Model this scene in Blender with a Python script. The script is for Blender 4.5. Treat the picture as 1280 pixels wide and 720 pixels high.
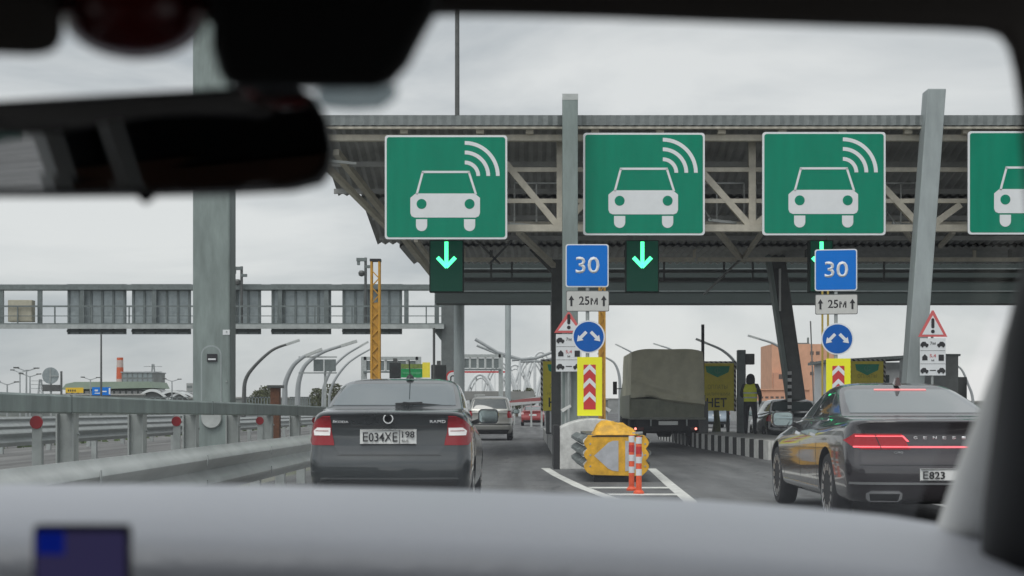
import bpy, bmesh, math, random
from mathutils import Vector, Matrix
from mathutils.bvhtree import BVHTree

for o in list(bpy.data.objects):
    bpy.data.objects.remove(o)
sc = bpy.context.scene
col = sc.collection
R = math.radians
random.seed(7)

# ------------------------------------------------------------------ camera
# level camera on the rear seat of a car: eye height 1.17 m, long lens
FPX = 1900.0                       # focal length in pixels of a 1280 px wide picture
HZ, VX, EYE = 512.0, 660.0, 1.17   # horizon row, vanishing column, eye height
cam_d = bpy.data.cameras.new('camera')
cam = bpy.data.objects.new('camera', cam_d)
col.objects.link(cam)
cam.location = (0, 0, EYE)
cam.rotation_euler = (R(90), 0, 0)
cam_d.sensor_width = 36
cam_d.lens = FPX / 1280 * 36
cam_d.shift_x = -(VX - 640) / 1280
cam_d.shift_y = (HZ - 360) / 1280
cam_d.clip_start = 0.02
cam_d.clip_end = 6000
cam_d.dof.use_dof = True
cam_d.dof.focus_distance = 26
cam_d.dof.aperture_fstop = 5.6
cam_d.dof.aperture_blades = 0
sc.camera = cam

# ------------------------------------------------------------------ world: overcast daylight
SUN_EL, SUN_AZ = 58, 205           # high, behind and a little to the right of the camera
world = bpy.data.worlds.new('World')
sc.world = world
world.use_nodes = True
wn, wl = world.node_tree.nodes, world.node_tree.links
wn.clear()
w_out = wn.new('ShaderNodeOutputWorld'); w_bg = wn.new('ShaderNodeBackground')
w_bg.inputs['Strength'].default_value = 0.1
sky = wn.new('ShaderNodeTexSky'); sky.sky_type = 'NISHITA'; sky.sun_disc = False
sky.sun_elevation = R(SUN_EL); sky.sun_rotation = R(-SUN_AZ + 360)
tc = wn.new('ShaderNodeTexCoord')
mp = wn.new('ShaderNodeMapping'); mp.inputs['Scale'].default_value = (1.0, 1.0, 3.4)
mp.inputs['Location'].default_value = (0.35, 0.2, 0.1)
wl.new(tc.outputs['Generated'], mp.inputs['Vector'])
ns = wn.new('ShaderNodeTexNoise'); ns.inputs['Scale'].default_value = 2.6
ns.inputs['Detail'].default_value = 6; ns.inputs['Roughness'].default_value = 0.56
ns.inputs['Distortion'].default_value = 0.4
wl.new(mp.outputs['Vector'], ns.inputs['Vector'])
cr = wn.new('ShaderNodeValToRGB')
cr.color_ramp.elements[0].position = 0.36; cr.color_ramp.elements[0].color = (3.15, 3.38, 3.6, 1)
cr.color_ramp.elements[1].position = 0.62; cr.color_ramp.elements[1].color = (5.7, 5.75, 5.75, 1)
wl.new(ns.outputs['Fac'], cr.inputs['Fac'])
# the cloud is brighter round the hidden sun, smoothly
_sv = wn.new('ShaderNodeVectorMath'); _sv.operation = 'DOT_PRODUCT'
_sv.inputs[1].default_value = (math.sin(R(SUN_AZ))*math.cos(R(34)), math.cos(R(SUN_AZ))*math.cos(R(34)), math.sin(R(34)))
wl.new(tc.outputs['Generated'], _sv.inputs[0])
_mr = wn.new('ShaderNodeMapRange'); _mr.interpolation_type = 'SMOOTHSTEP'; _mr.inputs['From Min'].default_value = .1; _mr.inputs['From Max'].default_value = 1.0
_mr.inputs['To Min'].default_value = 1.0; _mr.inputs['To Max'].default_value = 1.6
wl.new(_sv.outputs['Value'], _mr.inputs['Value'])
_mc = wn.new('ShaderNodeVectorMath'); _mc.operation = 'SCALE'; wl.new(cr.outputs['Color'], _mc.inputs[0]); wl.new(_mr.outputs[0], _mc.inputs['Scale'])
mx = wn.new('ShaderNodeMix'); mx.data_type = 'RGBA'; mx.inputs[0].default_value = 0.94
wl.new(sky.outputs['Color'], mx.inputs[6]); wl.new(_mc.outputs[0], mx.inputs[7])
wl.new(mx.outputs[2], w_bg.inputs['Color']); wl.new(w_bg.outputs['Background'], w_out.inputs['Surface'])

# ------------------------------------------------------------------ sun
sd = bpy.data.lights.new('sun', 'SUN'); sd.energy = 1.15; sd.angle = R(40); sd.color = (1, 0.97, 0.92)
sun = bpy.data.objects.new('sun', sd); col.objects.link(sun)
az = R(SUN_AZ)   # clockwise from +Y
dirv = Vector((math.sin(az) * math.cos(R(SUN_EL)), math.cos(az) * math.cos(R(SUN_EL)), math.sin(R(SUN_EL))))
sun.rotation_euler = (-dirv).to_track_quat('-Z', 'Y').to_euler()
sun.location = dirv * 50

# ------------------------------------------------------------------ exposure
sc.view_settings.view_transform = 'Standard'
sc.view_settings.look = 'None'
sc.view_settings.exposure = 0.44
sc.view_settings.gamma = 1
sc.view_settings.use_curve_mapping = False
sc.render.engine = 'CYCLES'
sc.cycles.max_bounces = 8
sc.cycles.transparent_max_bounces = 12

# ------------------------------------------------------------------ materials
def lin(r, g, b):
    def f(v):
        v /= 255
        return v / 12.92 if v <= 0.04045 else ((v + 0.055) / 1.055) ** 2.4
    return (f(r), f(g), f(b), 1)

MATS = {}
def mat(name, color, rough=0.6, metal=0.0, var=0.0, scale=4.0, bump=0.0, bscale=40.0, coat=0.0,
        spec=0.5, emit=None, estr=0.0, var2=None, stretch=(1, 1, 1)):
    """plain procedural material: base colour broken up with noise, optional bump"""
    if name in MATS: return MATS[name]
    m = bpy.data.materials.new(name); m.use_nodes = True
    n, l = m.node_tree.nodes, m.node_tree.links
    p = n['Principled BSDF']
    p.inputs['Roughness'].default_value = rough
    p.inputs['Metallic'].default_value = metal
    p.inputs['Coat Weight'].default_value = coat
    p.inputs['Coat Roughness'].default_value = 0.05
    p.inputs['Specular IOR Level'].default_value = spec
    c = tuple(color[:3]) + (1,)
    p.inputs['Base Color'].default_value = c
    if var or bump:
        t = n.new('ShaderNodeTexCoord'); mpp = n.new('ShaderNodeMapping')
        mpp.inputs['Scale'].default_value = stretch
        l.new(t.outputs['Object'], mpp.inputs['Vector'])
    if var:
        x = n.new('ShaderNodeTexNoise'); x.inputs['Scale'].default_value = scale
        x.inputs['Detail'].default_value = 8; x.inputs['Roughness'].default_value = 0.65
        l.new(mpp.outputs['Vector'], x.inputs['Vector'])
        r = n.new('ShaderNodeValToRGB')
        r.color_ramp.elements[0].position = 0.3; r.color_ramp.elements[1].position = 0.7
        lo = tuple(max(0, v * (1 - var)) for v in c[:3]) if var2 is None else tuple(var2[:3])
        r.color_ramp.elements[0].color = lo + (1,)
        r.color_ramp.elements[1].color = tuple(min(1, v * (1 + var * 0.6)) for v in c[:3]) + (1,)
        l.new(x.outputs['Fac'], r.inputs['Fac']); l.new(r.outputs['Color'], p.inputs['Base Color'])
        ma = n.new('ShaderNodeMapRange'); ma.inputs['To Min'].default_value = max(0.02, rough - 0.12)
        ma.inputs['To Max'].default_value = min(1, rough + 0.12)
        l.new(x.outputs['Fac'], ma.inputs['Value']); l.new(ma.outputs['Result'], p.inputs['Roughness'])
    if bump:
        b = n.new('ShaderNodeTexNoise'); b.inputs['Scale'].default_value = bscale; b.inputs['Detail'].default_value = 5
        l.new(mpp.outputs['Vector'], b.inputs['Vector'])
        bb = n.new('ShaderNodeBump'); bb.inputs['Strength'].default_value = bump; bb.inputs['Distance'].default_value = 0.02
        l.new(b.outputs['Fac'], bb.inputs['Height']); l.new(bb.outputs['Normal'], p.inputs['Normal'])
    if emit:
        p.inputs['Emission Color'].default_value = tuple(emit[:3]) + (1,)
        p.inputs['Emission Strength'].default_value = estr
    MATS[name] = m
    return m

def stripe_mat(name, ca, cb, period, axis='Y', duty=0.5, rough=0.7, offset=0.0, slant=0.0, slant_axis='X', dirt=0.25):
    """two painted colours in bands along an object axis"""
    m = bpy.data.materials.new(name); m.use_nodes = True
    n, l = m.node_tree.nodes, m.node_tree.links
    p = n['Principled BSDF']; p.inputs['Roughness'].default_value = rough
    t = n.new('ShaderNodeTexCoord'); s = n.new('ShaderNodeSeparateXYZ'); l.new(t.outputs['Object'], s.inputs[0])
    a = n.new('ShaderNodeMath'); a.operation = 'MULTIPLY_ADD'
    l.new(s.outputs[slant_axis], a.inputs[0]); a.inputs[1].default_value = slant; l.new(s.outputs[axis], a.inputs[2])
    d = n.new('ShaderNodeMath'); d.operation = 'MULTIPLY_ADD'; l.new(a.outputs[0], d.inputs[0])
    d.inputs[1].default_value = 1 / period; d.inputs[2].default_value = offset + 100
    f = n.new('ShaderNodeMath'); f.operation = 'FRACT'; l.new(d.outputs[0], f.inputs[0])
    g = n.new('ShaderNodeMath'); g.operation = 'GREATER_THAN'; l.new(f.outputs[0], g.inputs[0]); g.inputs[1].default_value = duty
    x = n.new('ShaderNodeMix'); x.data_type = 'RGBA'; l.new(g.outputs[0], x.inputs[0])
    x.inputs[6].default_value = tuple(ca[:3]) + (1,); x.inputs[7].default_value = tuple(cb[:3]) + (1,)
    nz = n.new('ShaderNodeTexNoise'); nz.inputs['Scale'].default_value = 6; nz.inputs['Detail'].default_value = 8
    l.new(t.outputs['Object'], nz.inputs['Vector'])
    mr = n.new('ShaderNodeMapRange'); mr.inputs['From Min'].default_value = .3; mr.inputs['From Max'].default_value = .7
    mr.inputs['To Min'].default_value = 1 - dirt; mr.inputs['To Max'].default_value = 1
    l.new(nz.outputs['Fac'], mr.inputs['Value'])
    mu = n.new('ShaderNodeMix'); mu.data_type = 'RGBA'; mu.blend_type = 'MULTIPLY'; mu.inputs[0].default_value = 1
    l.new(x.outputs[2], mu.inputs[6]); l.new(mr.outputs['Result'], mu.inputs[7]); l.new(mu.outputs[2], p.inputs['Base Color'])
    MATS[name] = m
    return m

def ground_mat(name, c0, c1, c2, tracks=False):
    m = bpy.data.materials.new(name); m.use_nodes = True
    n, l = m.node_tree.nodes, m.node_tree.links
    p = n['Principled BSDF']; p.inputs['Roughness'].default_value = 0.88
    t = n.new('ShaderNodeTexCoord')
    mp1 = n.new('ShaderNodeMapping'); mp1.inputs['Scale'].default_value = (1, 0.16, 1) if tracks else (1, 1, 1)
    l.new(t.outputs['Object'], mp1.inputs['Vector'])
    a = n.new('ShaderNodeTexNoise'); a.inputs['Scale'].default_value = 1.3 if tracks else 0.08; a.inputs['Detail'].default_value = 9
    a.inputs['Roughness'].default_value = 0.72
    l.new(mp1.outputs[0], a.inputs['Vector'])
    r = n.new('ShaderNodeValToRGB'); r.color_ramp.elements[0].position = .32; r.color_ramp.elements[1].position = .68
    r.color_ramp.elements[0].color = tuple(c0) + (1,); r.color_ramp.elements[1].color = tuple(c1) + (1,)
    l.new(a.outputs['Fac'], r.inputs['Fac'])
    b = n.new('ShaderNodeTexNoise'); b.inputs['Scale'].default_value = 55; b.inputs['Detail'].default_value = 4
    l.new(t.outputs['Object'], b.inputs['Vector'])
    r2 = n.new('ShaderNodeMapRange'); r2.inputs['From Min'].default_value = .35; r2.inputs['From Max'].default_value = .65
    r2.inputs['To Min'].default_value = .78; r2.inputs['To Max'].default_value = 1.15
    l.new(b.outputs['Fac'], r2.inputs['Value'])
    mu = n.new('ShaderNodeMix'); mu.data_type = 'RGBA'; mu.blend_type = 'MULTIPLY'; mu.inputs[0].default_value = 1
    l.new(r.outputs['Color'], mu.inputs[6]); l.new(r2.outputs['Result'], mu.inputs[7])
    last = mu.outputs[2]
    # tar patches
    v = n.new('ShaderNodeTexNoise'); v.inputs['Scale'].default_value = 0.35; v.inputs['Detail'].default_value = 3
    l.new(mp1.outputs[0], v.inputs['Vector'])
    g = n.new('ShaderNodeMapRange'); g.inputs['From Min'].default_value = .57; g.inputs['From Max'].default_value = .62
    l.new(v.outputs['Fac'], g.inputs['Value'])
    mm = n.new('ShaderNodeMath'); mm.operation = 'MULTIPLY'; mm.inputs[1].default_value = .55
    l.new(g.outputs['Result'], mm.inputs[0])
    x = n.new('ShaderNodeMix'); x.data_type = 'RGBA'; l.new(mm.outputs[0], x.inputs[0]); l.new(last, x.inputs[6])
    x.inputs[7].default_value = tuple(c2) + (1,)
    if tracks:      # wheel paths, oil drips: long streaks along the lanes
        m3 = n.new('ShaderNodeMapping'); m3.inputs['Scale'].default_value = (1.5, .035, 1); l.new(t.outputs['Object'], m3.inputs['Vector'])
        s3 = n.new('ShaderNodeTexNoise'); s3.inputs['Scale'].default_value = 1.0; s3.inputs['Detail'].default_value = 7; l.new(m3.outputs[0], s3.inputs['Vector'])
        r3 = n.new('ShaderNodeMapRange'); r3.inputs['From Min'].default_value = .34; r3.inputs['From Max'].default_value = .66
        r3.inputs['To Min'].default_value = .62; r3.inputs['To Max'].default_value = 1.22; l.new(s3.outputs['Fac'], r3.inputs['Value'])
        v3 = n.new('ShaderNodeTexVoronoi'); v3.feature = 'DISTANCE_TO_EDGE'; v3.inputs['Scale'].default_value = .33
        d3 = n.new('ShaderNodeTexNoise'); d3.inputs['Scale'].default_value = 1.3; l.new(t.outputs['Object'], d3.inputs['Vector'])
        a3 = n.new('ShaderNodeVectorMath'); a3.operation = 'MULTIPLY_ADD'; a3.inputs[1].default_value = (1.6, 1.6, 0)
        l.new(d3.outputs['Color'], a3.inputs[0]); l.new(t.outputs['Object'], a3.inputs[2]); l.new(a3.outputs[0], v3.inputs['Vector'])
        c3 = n.new('ShaderNodeMapRange'); c3.inputs['From Max'].default_value = .012; c3.inputs['To Min'].default_value = .45; l.new(v3.outputs['Distance'], c3.inputs['Value'])
        k3 = n.new('ShaderNodeMath'); k3.operation = 'MULTIPLY'; l.new(r3.outputs[0], k3.inputs[0]); l.new(c3.outputs[0], k3.inputs[1])
        q3 = n.new('ShaderNodeMix'); q3.data_type = 'RGBA'; q3.blend_type = 'MULTIPLY'; q3.inputs[0].default_value = 1
        l.new(x.outputs[2], q3.inputs[6]); l.new(k3.outputs[0], q3.inputs[7]); x = q3
    l.new(x.outputs[2], p.inputs['Base Color'])
    bp = n.new('ShaderNodeBump'); bp.inputs['Strength'].default_value = .5; bp.inputs['Distance'].default_value = .01
    l.new(b.outputs['Fac'], bp.inputs['Height']); l.new(bp.outputs['Normal'], p.inputs['Normal'])
    MATS[name] = m
    return m

galv = mat('galvanised steel', (.37, .395, .39), .5, .3, var=.22, scale=3, bump=.12, bscale=25)
galv_lt = mat('pale galvanised steel', (.46, .48, .47), .45, .3, var=.2, scale=2.5, bump=.12, bscale=30)
pole_grey = mat('painted grey steel', (.225, .27, .26), .6, .05, var=.34, scale=2.6, stretch=(1, 1, .22), bump=.15, bscale=18)
pole_lt = mat('pale grey steel', (.33, .37, .375), .6, .05, var=.25, scale=2.2, stretch=(1, 1, .25))
dark_steel = mat('dark grey steel', (.095, .10, .098), .5, .2, var=.3, scale=3)
cream = mat('cream painted steel', (.62, .58, .49), .6, 0, var=.2, scale=4)
corr = mat('grey corrugated sheet', (.40, .405, .40), .6, .2, var=.3, scale=1.2)
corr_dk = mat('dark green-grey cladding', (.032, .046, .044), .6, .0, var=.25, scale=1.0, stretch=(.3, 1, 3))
back_grey = mat('bare sign backs', (.30, .34, .35), .45, .5, var=.3, scale=3)
frame_grey = mat('grey sign frame', (.16, .185, .185), .55, .3, var=.25, scale=5)
sign_green = mat('green sign sheeting', (.0, .225, .135), .5, 0, var=.13, scale=1.2, spec=.2, stretch=(3, 1, .5))
sign_white = mat('white sign sheeting', (.72, .74, .76), .4, 0, var=.05, scale=3)
sign_blue = mat('blue sign sheeting', (.0, .165, .62), .5, 0, var=.05, scale=3, spec=.2)
sign_navy = mat('deep blue sign sheeting', (.0, .10, .42), .5, 0, var=.05, scale=3, spec=.2)
sign_yellow = mat('lime yellow sheeting', (.88, .86, .01), .35, 0, var=.04, scale=3)
sign_red = mat('red sheeting', (.55, .03, .03), .35, 0, var=.1, scale=8)
black_ink = mat('black sheeting', (.015, .015, .018), .5)
led_black = mat('black display face', (.006, .014, .011), .6, spec=.2)
led_green = mat('lit green arrow', (.1, .9, .6), .4, emit=(.08, 1.0, .36), estr=1.4)
board_yellow = mat('ochre board', (.80, .68, .05), .5, 0, var=.12, scale=3)
board_green = mat('green emblem', (.0, .30, .17), .5)
board_ink = mat('faded ochre lettering', (.42, .36, .03), .6)
ochre = mat('ochre mast paint', (.52, .27, .03), .6, 0, var=.25, scale=9)
yellow_pl = mat('yellow plastic', (.75, .40, .015), .5, 0, var=.5, scale=4.5, bump=.12, bscale=12)
refl_grey = mat('grey reflective sheeting', (.44, .45, .48), .4, 0, var=.25, scale=5)
orange_pl = mat('orange plastic', (.75, .09, .02), .45, 0, var=.15, scale=14)
concrete_w = mat('whitewashed concrete', (.62, .62, .60), .85, 0, var=.4, scale=3.5, bump=.3, bscale=30)
concrete = mat('grey concrete', (.33, .33, .32), .9, 0, var=.28, scale=3, bump=.3, bscale=30)
paint_white = mat('road paint', (.66, .66, .63), .75, 0, var=.35, scale=7, bump=.2, bscale=60)
rubber = mat('black rubber', (.018, .018, .02), .8, 0, var=.2, scale=20)
rust = mat('rusty brown steel', (.17, .07, .035), .8, 0, var=.4, scale=10)
red_refl = mat('red reflector', (.26, .01, .015), .35)
chrome = mat('chrome', (.75, .76, .78), .14, 1)
rim_m = mat('alloy', (.52, .53, .54), .3, .9)
plate_w = mat('plate white', (.70, .71, .70), .4)
white_pl = mat('white plastic', (.66, .67, .66), .45)
asphalt = ground_mat('asphalt', (.085, .087, .090), (.165, .168, .170), (.060, .062, .066), True)
land = ground_mat('dull ground', (.13, .14, .11), (.22, .22, .19), (.10, .12, .07))
asphalt_old = ground_mat('older asphalt', (.14, .14, .14), (.20, .20, .195), (.11, .11, .11), True)

# ------------------------------------------------------------------ mesh helpers
class MB:
    def __init__(s): s.v = []; s.f = []
    def add(s, vs, fs):
        k = len(s.v); s.v += [tuple(v) for v in vs]; s.f += [tuple(i + k for i in f) for f in fs]; return s
    def box(s, x0, x1, y0, y1, z0, z1):
        return s.add([(x0,y0,z0),(x1,y0,z0),(x1,y1,z0),(x0,y1,z0),(x0,y0,z1),(x1,y0,z1),(x1,y1,z1),(x0,y1,z1)],
                     [(3,2,1,0),(4,5,6,7),(0,1,5,4),(1,2,6,5),(2,3,7,6),(3,0,4,7)])
    def cbox(s, c, d):
        return s.box(c[0]-d[0]/2, c[0]+d[0]/2, c[1]-d[1]/2, c[1]+d[1]/2, c[2]-d[2]/2, c[2]+d[2]/2)
    def bar(s, p, q, w, h=None, up=(0, 0, 1)):
        """rectangular bar from p to q"""
        h = h or w; p = Vector(p); q = Vector(q); d = (q - p).normalized(); u = Vector(up)
        if abs(d.dot(u)) > .98: u = Vector((0, 1, 0))
        a = d.cross(u).normalized() * w / 2; b = a.cross(d).normalized() * h / 2
        vs = [p-a-b, p+a-b, p+a+b, p-a+b, q-a-b, q+a-b, q+a+b, q-a+b]
        return s.add(vs, [(3,2,1,0),(4,5,6,7),(0,1,5,4),(1,2,6,5),(2,3,7,6),(3,0,4,7)])
    def tube(s, pts, r, n=10, cap=True):
        pts = [Vector(p) for p in pts]; rs = r if isinstance(r, (list, tuple)) else [r] * len(pts)
        rings = []; pu = None
        for i, p in enumerate(pts):
            d = (pts[min(i+1, len(pts)-1)] - pts[max(i-1, 0)]).normalized()
            if pu is None: pu = Vector((0,1,0)) if abs(d.z) > .9 else Vector((0,0,1))
            a = d.cross(pu).normalized(); b = a.cross(d).normalized(); pu = b
            rings.append([p + (a*math.cos(2*math.pi*k/n) + b*math.sin(2*math.pi*k/n))*rs[i] for k in range(n)])
        return s.loft(rings, True, cap)
    def loft(s, rings, closed=True, cap=True):
        n = len(rings[0]); vs = [v for r in rings for v in r]; fs = []
        for i in range(len(rings)-1):
            for k in range(n if closed else n-1):
                k2 = (k+1) % n; fs.append((i*n+k, i*n+k2, (i+1)*n+k2, (i+1)*n+k))
        if cap and closed:
            fs.append(tuple(range(n-1, -1, -1))); fs.append(tuple((len(rings)-1)*n + k for k in range(n)))
        return s.add(vs, fs)
    def prism(s, poly, y0, y1):
        """polygon in x,z extruded in y"""
        n = len(poly); vs = [(x, y0, z) for x, z in poly] + [(x, y1, z) for x, z in poly]
        fs = [tuple(range(n)), tuple(range(2*n-1, n-1, -1))] + [(i, (i+1)%n + 0, (i+1)%n+n, i+n)[::-1] for i in range(n)]
        return s.add(vs, fs)
    def prism_x(s, poly, x0, x1):
        n = len(poly); vs = [(x0, y, z) for y, z in poly] + [(x1, y, z) for y, z in poly]
        return s.add(vs, [tuple(range(n))[::-1], tuple(range(n, 2*n))] + [(i, (i+1)%n, (i+1)%n+n, i+n) for i in range(n)])
    def prism_z(s, poly, z0, z1):
        n = len(poly); vs = [(x, y, z0) for x, y in poly] + [(x, y, z1) for x, y in poly]
        return s.add(vs, [tuple(range(n))[::-1], tuple(range(n, 2*n))] + [(i, (i+1)%n, (i+1)%n+n, i+n) for i in range(n)])
    def lathe(s, prof, n=24, axis='Z', c=(0, 0, 0)):
        """profile of (radius, along)"""
        rings = []
        for r, h in prof:
            ring = []
            for k in range(n):
                a = 2*math.pi*k/n; u, w = r*math.cos(a), r*math.sin(a)
                if axis == 'Z': q = (c[0]+u, c[1]+w, c[2]+h)
                elif axis == 'Y': q = (c[0]+u, c[1]+h, c[2]+w)
                else: q = (c[0]+h, c[1]+u, c[2]+w)
                ring.append(q)
            rings.append(ring)
        return s.loft(rings)
    def arc(s, cx, cz, r0, r1, a0, a1, y0, y1, n=14):
        """flat ring sector facing the road"""
        p = [(cx+r1*math.cos(R(a0+(a1-a0)*i/n)), cz+r1*math.sin(R(a0+(a1-a0)*i/n))) for i in range(n+1)]
        q = [(cx+r0*math.cos(R(a0+(a1-a0)*i/n)), cz+r0*math.sin(R(a0+(a1-a0)*i/n))) for i in range(n+1)]
        for i in range(n):
            s.prism([p[i], p[i+1], q[i+1], q[i]][::-1], y0, y1)
        return s
    def build(s, name, m, parent=None, smooth=False, bevel=0, sharp=35, loc=None):
        me = bpy.data.meshes.new(name); me.from_pydata(s.v, [], s.f)
        bm = bmesh.new(); bm.from_mesh(me)
        bmesh.ops.recalc_face_normals(bm, faces=bm.faces)
        if bevel:
            es = [e for e in bm.edges if len(e.link_faces) == 2 and e.calc_face_angle(0) > R(40)]
            bmesh.ops.bevel(bm, geom=es, offset=bevel, segments=2, affect='EDGES', profile=.5)
        bm.to_mesh(me); bm.free()
        me.materials.append(m)
        if smooth:
            me.polygons.foreach_set('use_smooth', [True]*len(me.polygons))
            me.set_sharp_from_angle(angle=R(sharp))
        o = bpy.data.objects.new(name, me); col.objects.link(o)
        if parent: o.parent = parent
        if loc: o.location = loc
        return o

def link_mesh(name, me, m, parent=None):
    o = bpy.data.objects.new(name, me); col.objects.link(o)
    if m: me.materials.clear(); me.materials.append(m)
    if parent: o.parent = parent
    return o

def thing(name, label, cat, loc=(0, 0, 0), group=None, rz=0):
    o = bpy.data.objects.new(name, None); col.objects.link(o); o.location = loc; o.rotation_euler = (0, 0, rz)
    o.empty_display_size = .2
    return tag(o, label, cat, group)
def tag(o, label, cat, group=None):
    o['label'] = label; o['category'] = cat
    if group: o['group'] = group
    return o
def struct(o): o['kind'] = 'structure'; return o
def copy_tree(o, parent=None):
    c = o.copy(); col.objects.link(c)
    if parent: c.parent = parent
    for ch in list(o.children): copy_tree(ch, c)
    return c
def W(px, py, Y):
    """ground-truth survey point: bearing and height of something Y metres ahead"""
    return Vector(((px - VX) * Y / FPX, Y, EYE - (py - HZ) * Y / FPX))
def rrect(x0, x1, z0, z1, r, n=5):
    out = []
    for cx, cz, a in ((x1-r, z0+r, -90), (x1-r, z1-r, 0), (x0+r, z1-r, 90), (x0+r, z0+r, 180)):
        for i in range(n+1):
            t = R(a + 90*i/n); out.append((cx + r*math.cos(t), cz + r*math.sin(t)))
    return out
def circ(cx, cz, r, n=32): return [(cx+r*math.cos(2*math.pi*i/n), cz+r*math.sin(2*math.pi*i/n)) for i in range(n)]

def text(s, x0, x1, z0, z1, y, m, name='lettering', parent=None, th=.004, bold=0.0):
    """letters facing the camera side (-Y), fitted into a box"""
    cu = bpy.data.curves.new('t', 'FONT'); cu.body = s; cu.size = 1; cu.extrude = 0; cu.offset = bold
    cu.resolution_u = 3
    t = bpy.data.objects.new('t', cu); col.objects.link(t)
    dg = bpy.context.evaluated_depsgraph_get(); dg.update()
    me = bpy.data.meshes.new_from_object(t.evaluated_get(dg))
    bpy.data.objects.remove(t)
    xs = [v.co.x for v in me.vertices]; ys = [v.co.y for v in me.vertices]
    ax, bx, ay, by = min(xs), max(xs), min(ys), max(ys)
    bm = bmesh.new(); bm.from_mesh(me)
    for v in bm.verts:
        v.co = Vector((x0 + (v.co.x-ax)/(bx-ax)*(x1-x0), y, z0 + (v.co.y-ay)/(by-ay)*(z1-z0)))
    r = bmesh.ops.extrude_face_region(bm, geom=bm.faces[:])
    for e in r['geom']:
        if isinstance(e, bmesh.types.BMVert): e.co.y += th
    bmesh.ops.recalc_face_normals(bm, faces=bm.faces)
    bm.to_mesh(me); bm.free()
    return link_mesh(name, me, m, parent)

# ------------------------------------------------------------------ ground and roads
struct(MB().add([(-1500,-200,0),(1500,-200,0),(1500,3500,0),(-1500,3500,0)], [(0,1,2,3)]).build('ground', land))
rd = MB(); rd.add([(-4.2,-60,.004),(26,-60,.004),(26,420,.004),(-4.2,420,.004)], [(0,1,2,3)])
struct(rd.build('road', asphalt))
op = MB(); op.add([(-40,-60,.004),(-7.6,-60,.004),(-7.6,420,.004),(-40,420,.004)], [(0,1,2,3)])
struct(op.build('opposite_road', asphalt_old))
# painted lines
def line(pts, w, name='lane_line'):
    b = MB(); z = .009
    for (a, c) in zip(pts[:-1], pts[1:]):
        d = Vector((c[0]-a[0], c[1]-a[1])).normalized(); n_ = Vector((-d.y, d.x))*w/2
        b.add([(a[0]-n_.x,a[1]-n_.y,z),(a[0]+n_.x,a[1]+n_.y,z),(c[0]+n_.x,c[1]+n_.y,z),(c[0]-n_.x,c[1]-n_.y,z)], [(0,1,2,3)])
    return struct(b.build(name, paint_white))
line([(.34,30.2),(.5,27),(.78,23),(1.06,20.2),(1.34,17.9),(1.5,16.9)], .17, 'island_line')
line([(2.44,30),(2.2,23.5),(2.06,19.4),(1.9,17.2),(1.66,16.9)], .17, 'island_line')
b = MB(); 
for y0, x0, x1 in ((22.4,.93,2.1),(20.6,1.12,2.05)):
    b.add([(x0,y0,.0093),(x1,y0,.0093),(x1,y0+.42,.0093),(x0-.03,y0+.42,.0093)], [(0,1,2,3)])
struct(b.build('island_bar', paint_white))
line([(-3.05,-10),(-3.05,300)], .12)
line([(5.05,28),(5.0,10),(5.0,-5)], .12)

# ------------------------------------------------------------------ guardrails on the left
def sweep(path, prof, name, m, parent=None, smooth=True):
    """closed profile (offset, height) swept along a path of (x, y, zbase)"""
    rings = []
    for i, p in enumerate(path):
        a = Vector(path[max(i-1,0)][:2]); c = Vector(path[min(i+1,len(path)-1)][:2]); d = (c-a).normalized(); nn = Vector((d.y, -d.x))
        rings.append([(p[0]+nn.x*u, p[1]+nn.y*u, p[2]+h) for u, h in prof])
    return MB().loft(rings).build(name, m, parent, smooth=smooth, sharp=50)

def wprof(h0, h1, waves, depth, th=.012, n=8):
    a = []; N = waves*n
    for i in range(N+1):
        t = i/N; a.append((depth*(.5-.5*math.cos(2*math.pi*waves*t)), h0+(h1-h0)*t))
    return a + [(u-th, h) for u, h in reversed(a)]

gr = thing('guardrail', 'near galvanised two-wave steel guardrail beside the dark grey sedan at left', 'guardrail', (-3.5, 14, 0))
beam_path = [(-3.5+.0*0, y, 0) for y in range(-6, 70, 2)]
loc_path = [(0, y-14, 0) for _, y, _ in beam_path]
sweep(loc_path, wprof(.25, .77, 2, .12), 'beam', galv_lt, gr)
for y in range(-4, 68, 4):
    MB().box(.121, .13, y-14, y-14+.025, .33, .43).build('splice_plate', galv, gr)
    MB().box(.121, .13, y-14, y-14+.025, .58, .69).build('splice_plate', galv, gr)
for y in range(-4, 68, 2):
    MB().box(-.15, -.015, y-14-.05, y-14+.05, 0, .70).build('post', galv, gr, bevel=.006)

# parapet: heavy box rail on wide posts, converging slightly
pa = thing('parapet', 'tall grey steel parapet with box rail and wide posts behind the near guardrail', 'parapet', (-6.9, 20, 0))
def par(y):   # x, top height along it
    t = (y-20)/24
    return -6.95 + .95*min(max(t, -1.2), 1.4), 1.40 - .14*min(max(t, -1.2), 1.4)
pts = [(-6+i*2) for i in range(34)]
rings = []
for y in pts:
    x, z = par(y); x += 6.9
    rings.append([(x-.10, y-20, z-.27), (x+.08, y-20, z-.27), (x+.10, y-20, z-.25), (x+.10, y-20, z-.03), (x+.07, y-20, z), (x-.08, y-20, z), (x-.10, y-20, z-.03)])
MB().loft(rings).build('top_rail', pole_grey, pa, smooth=True)
for y in (22.5, 31, 40, 49):
    x, z = par(y); x += 6.9
    MB().box(x-.106, x+.106, y-20-.012, y-20+.012, z-.274, z+.004).build('rail_joint', frame_grey, pa)
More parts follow.
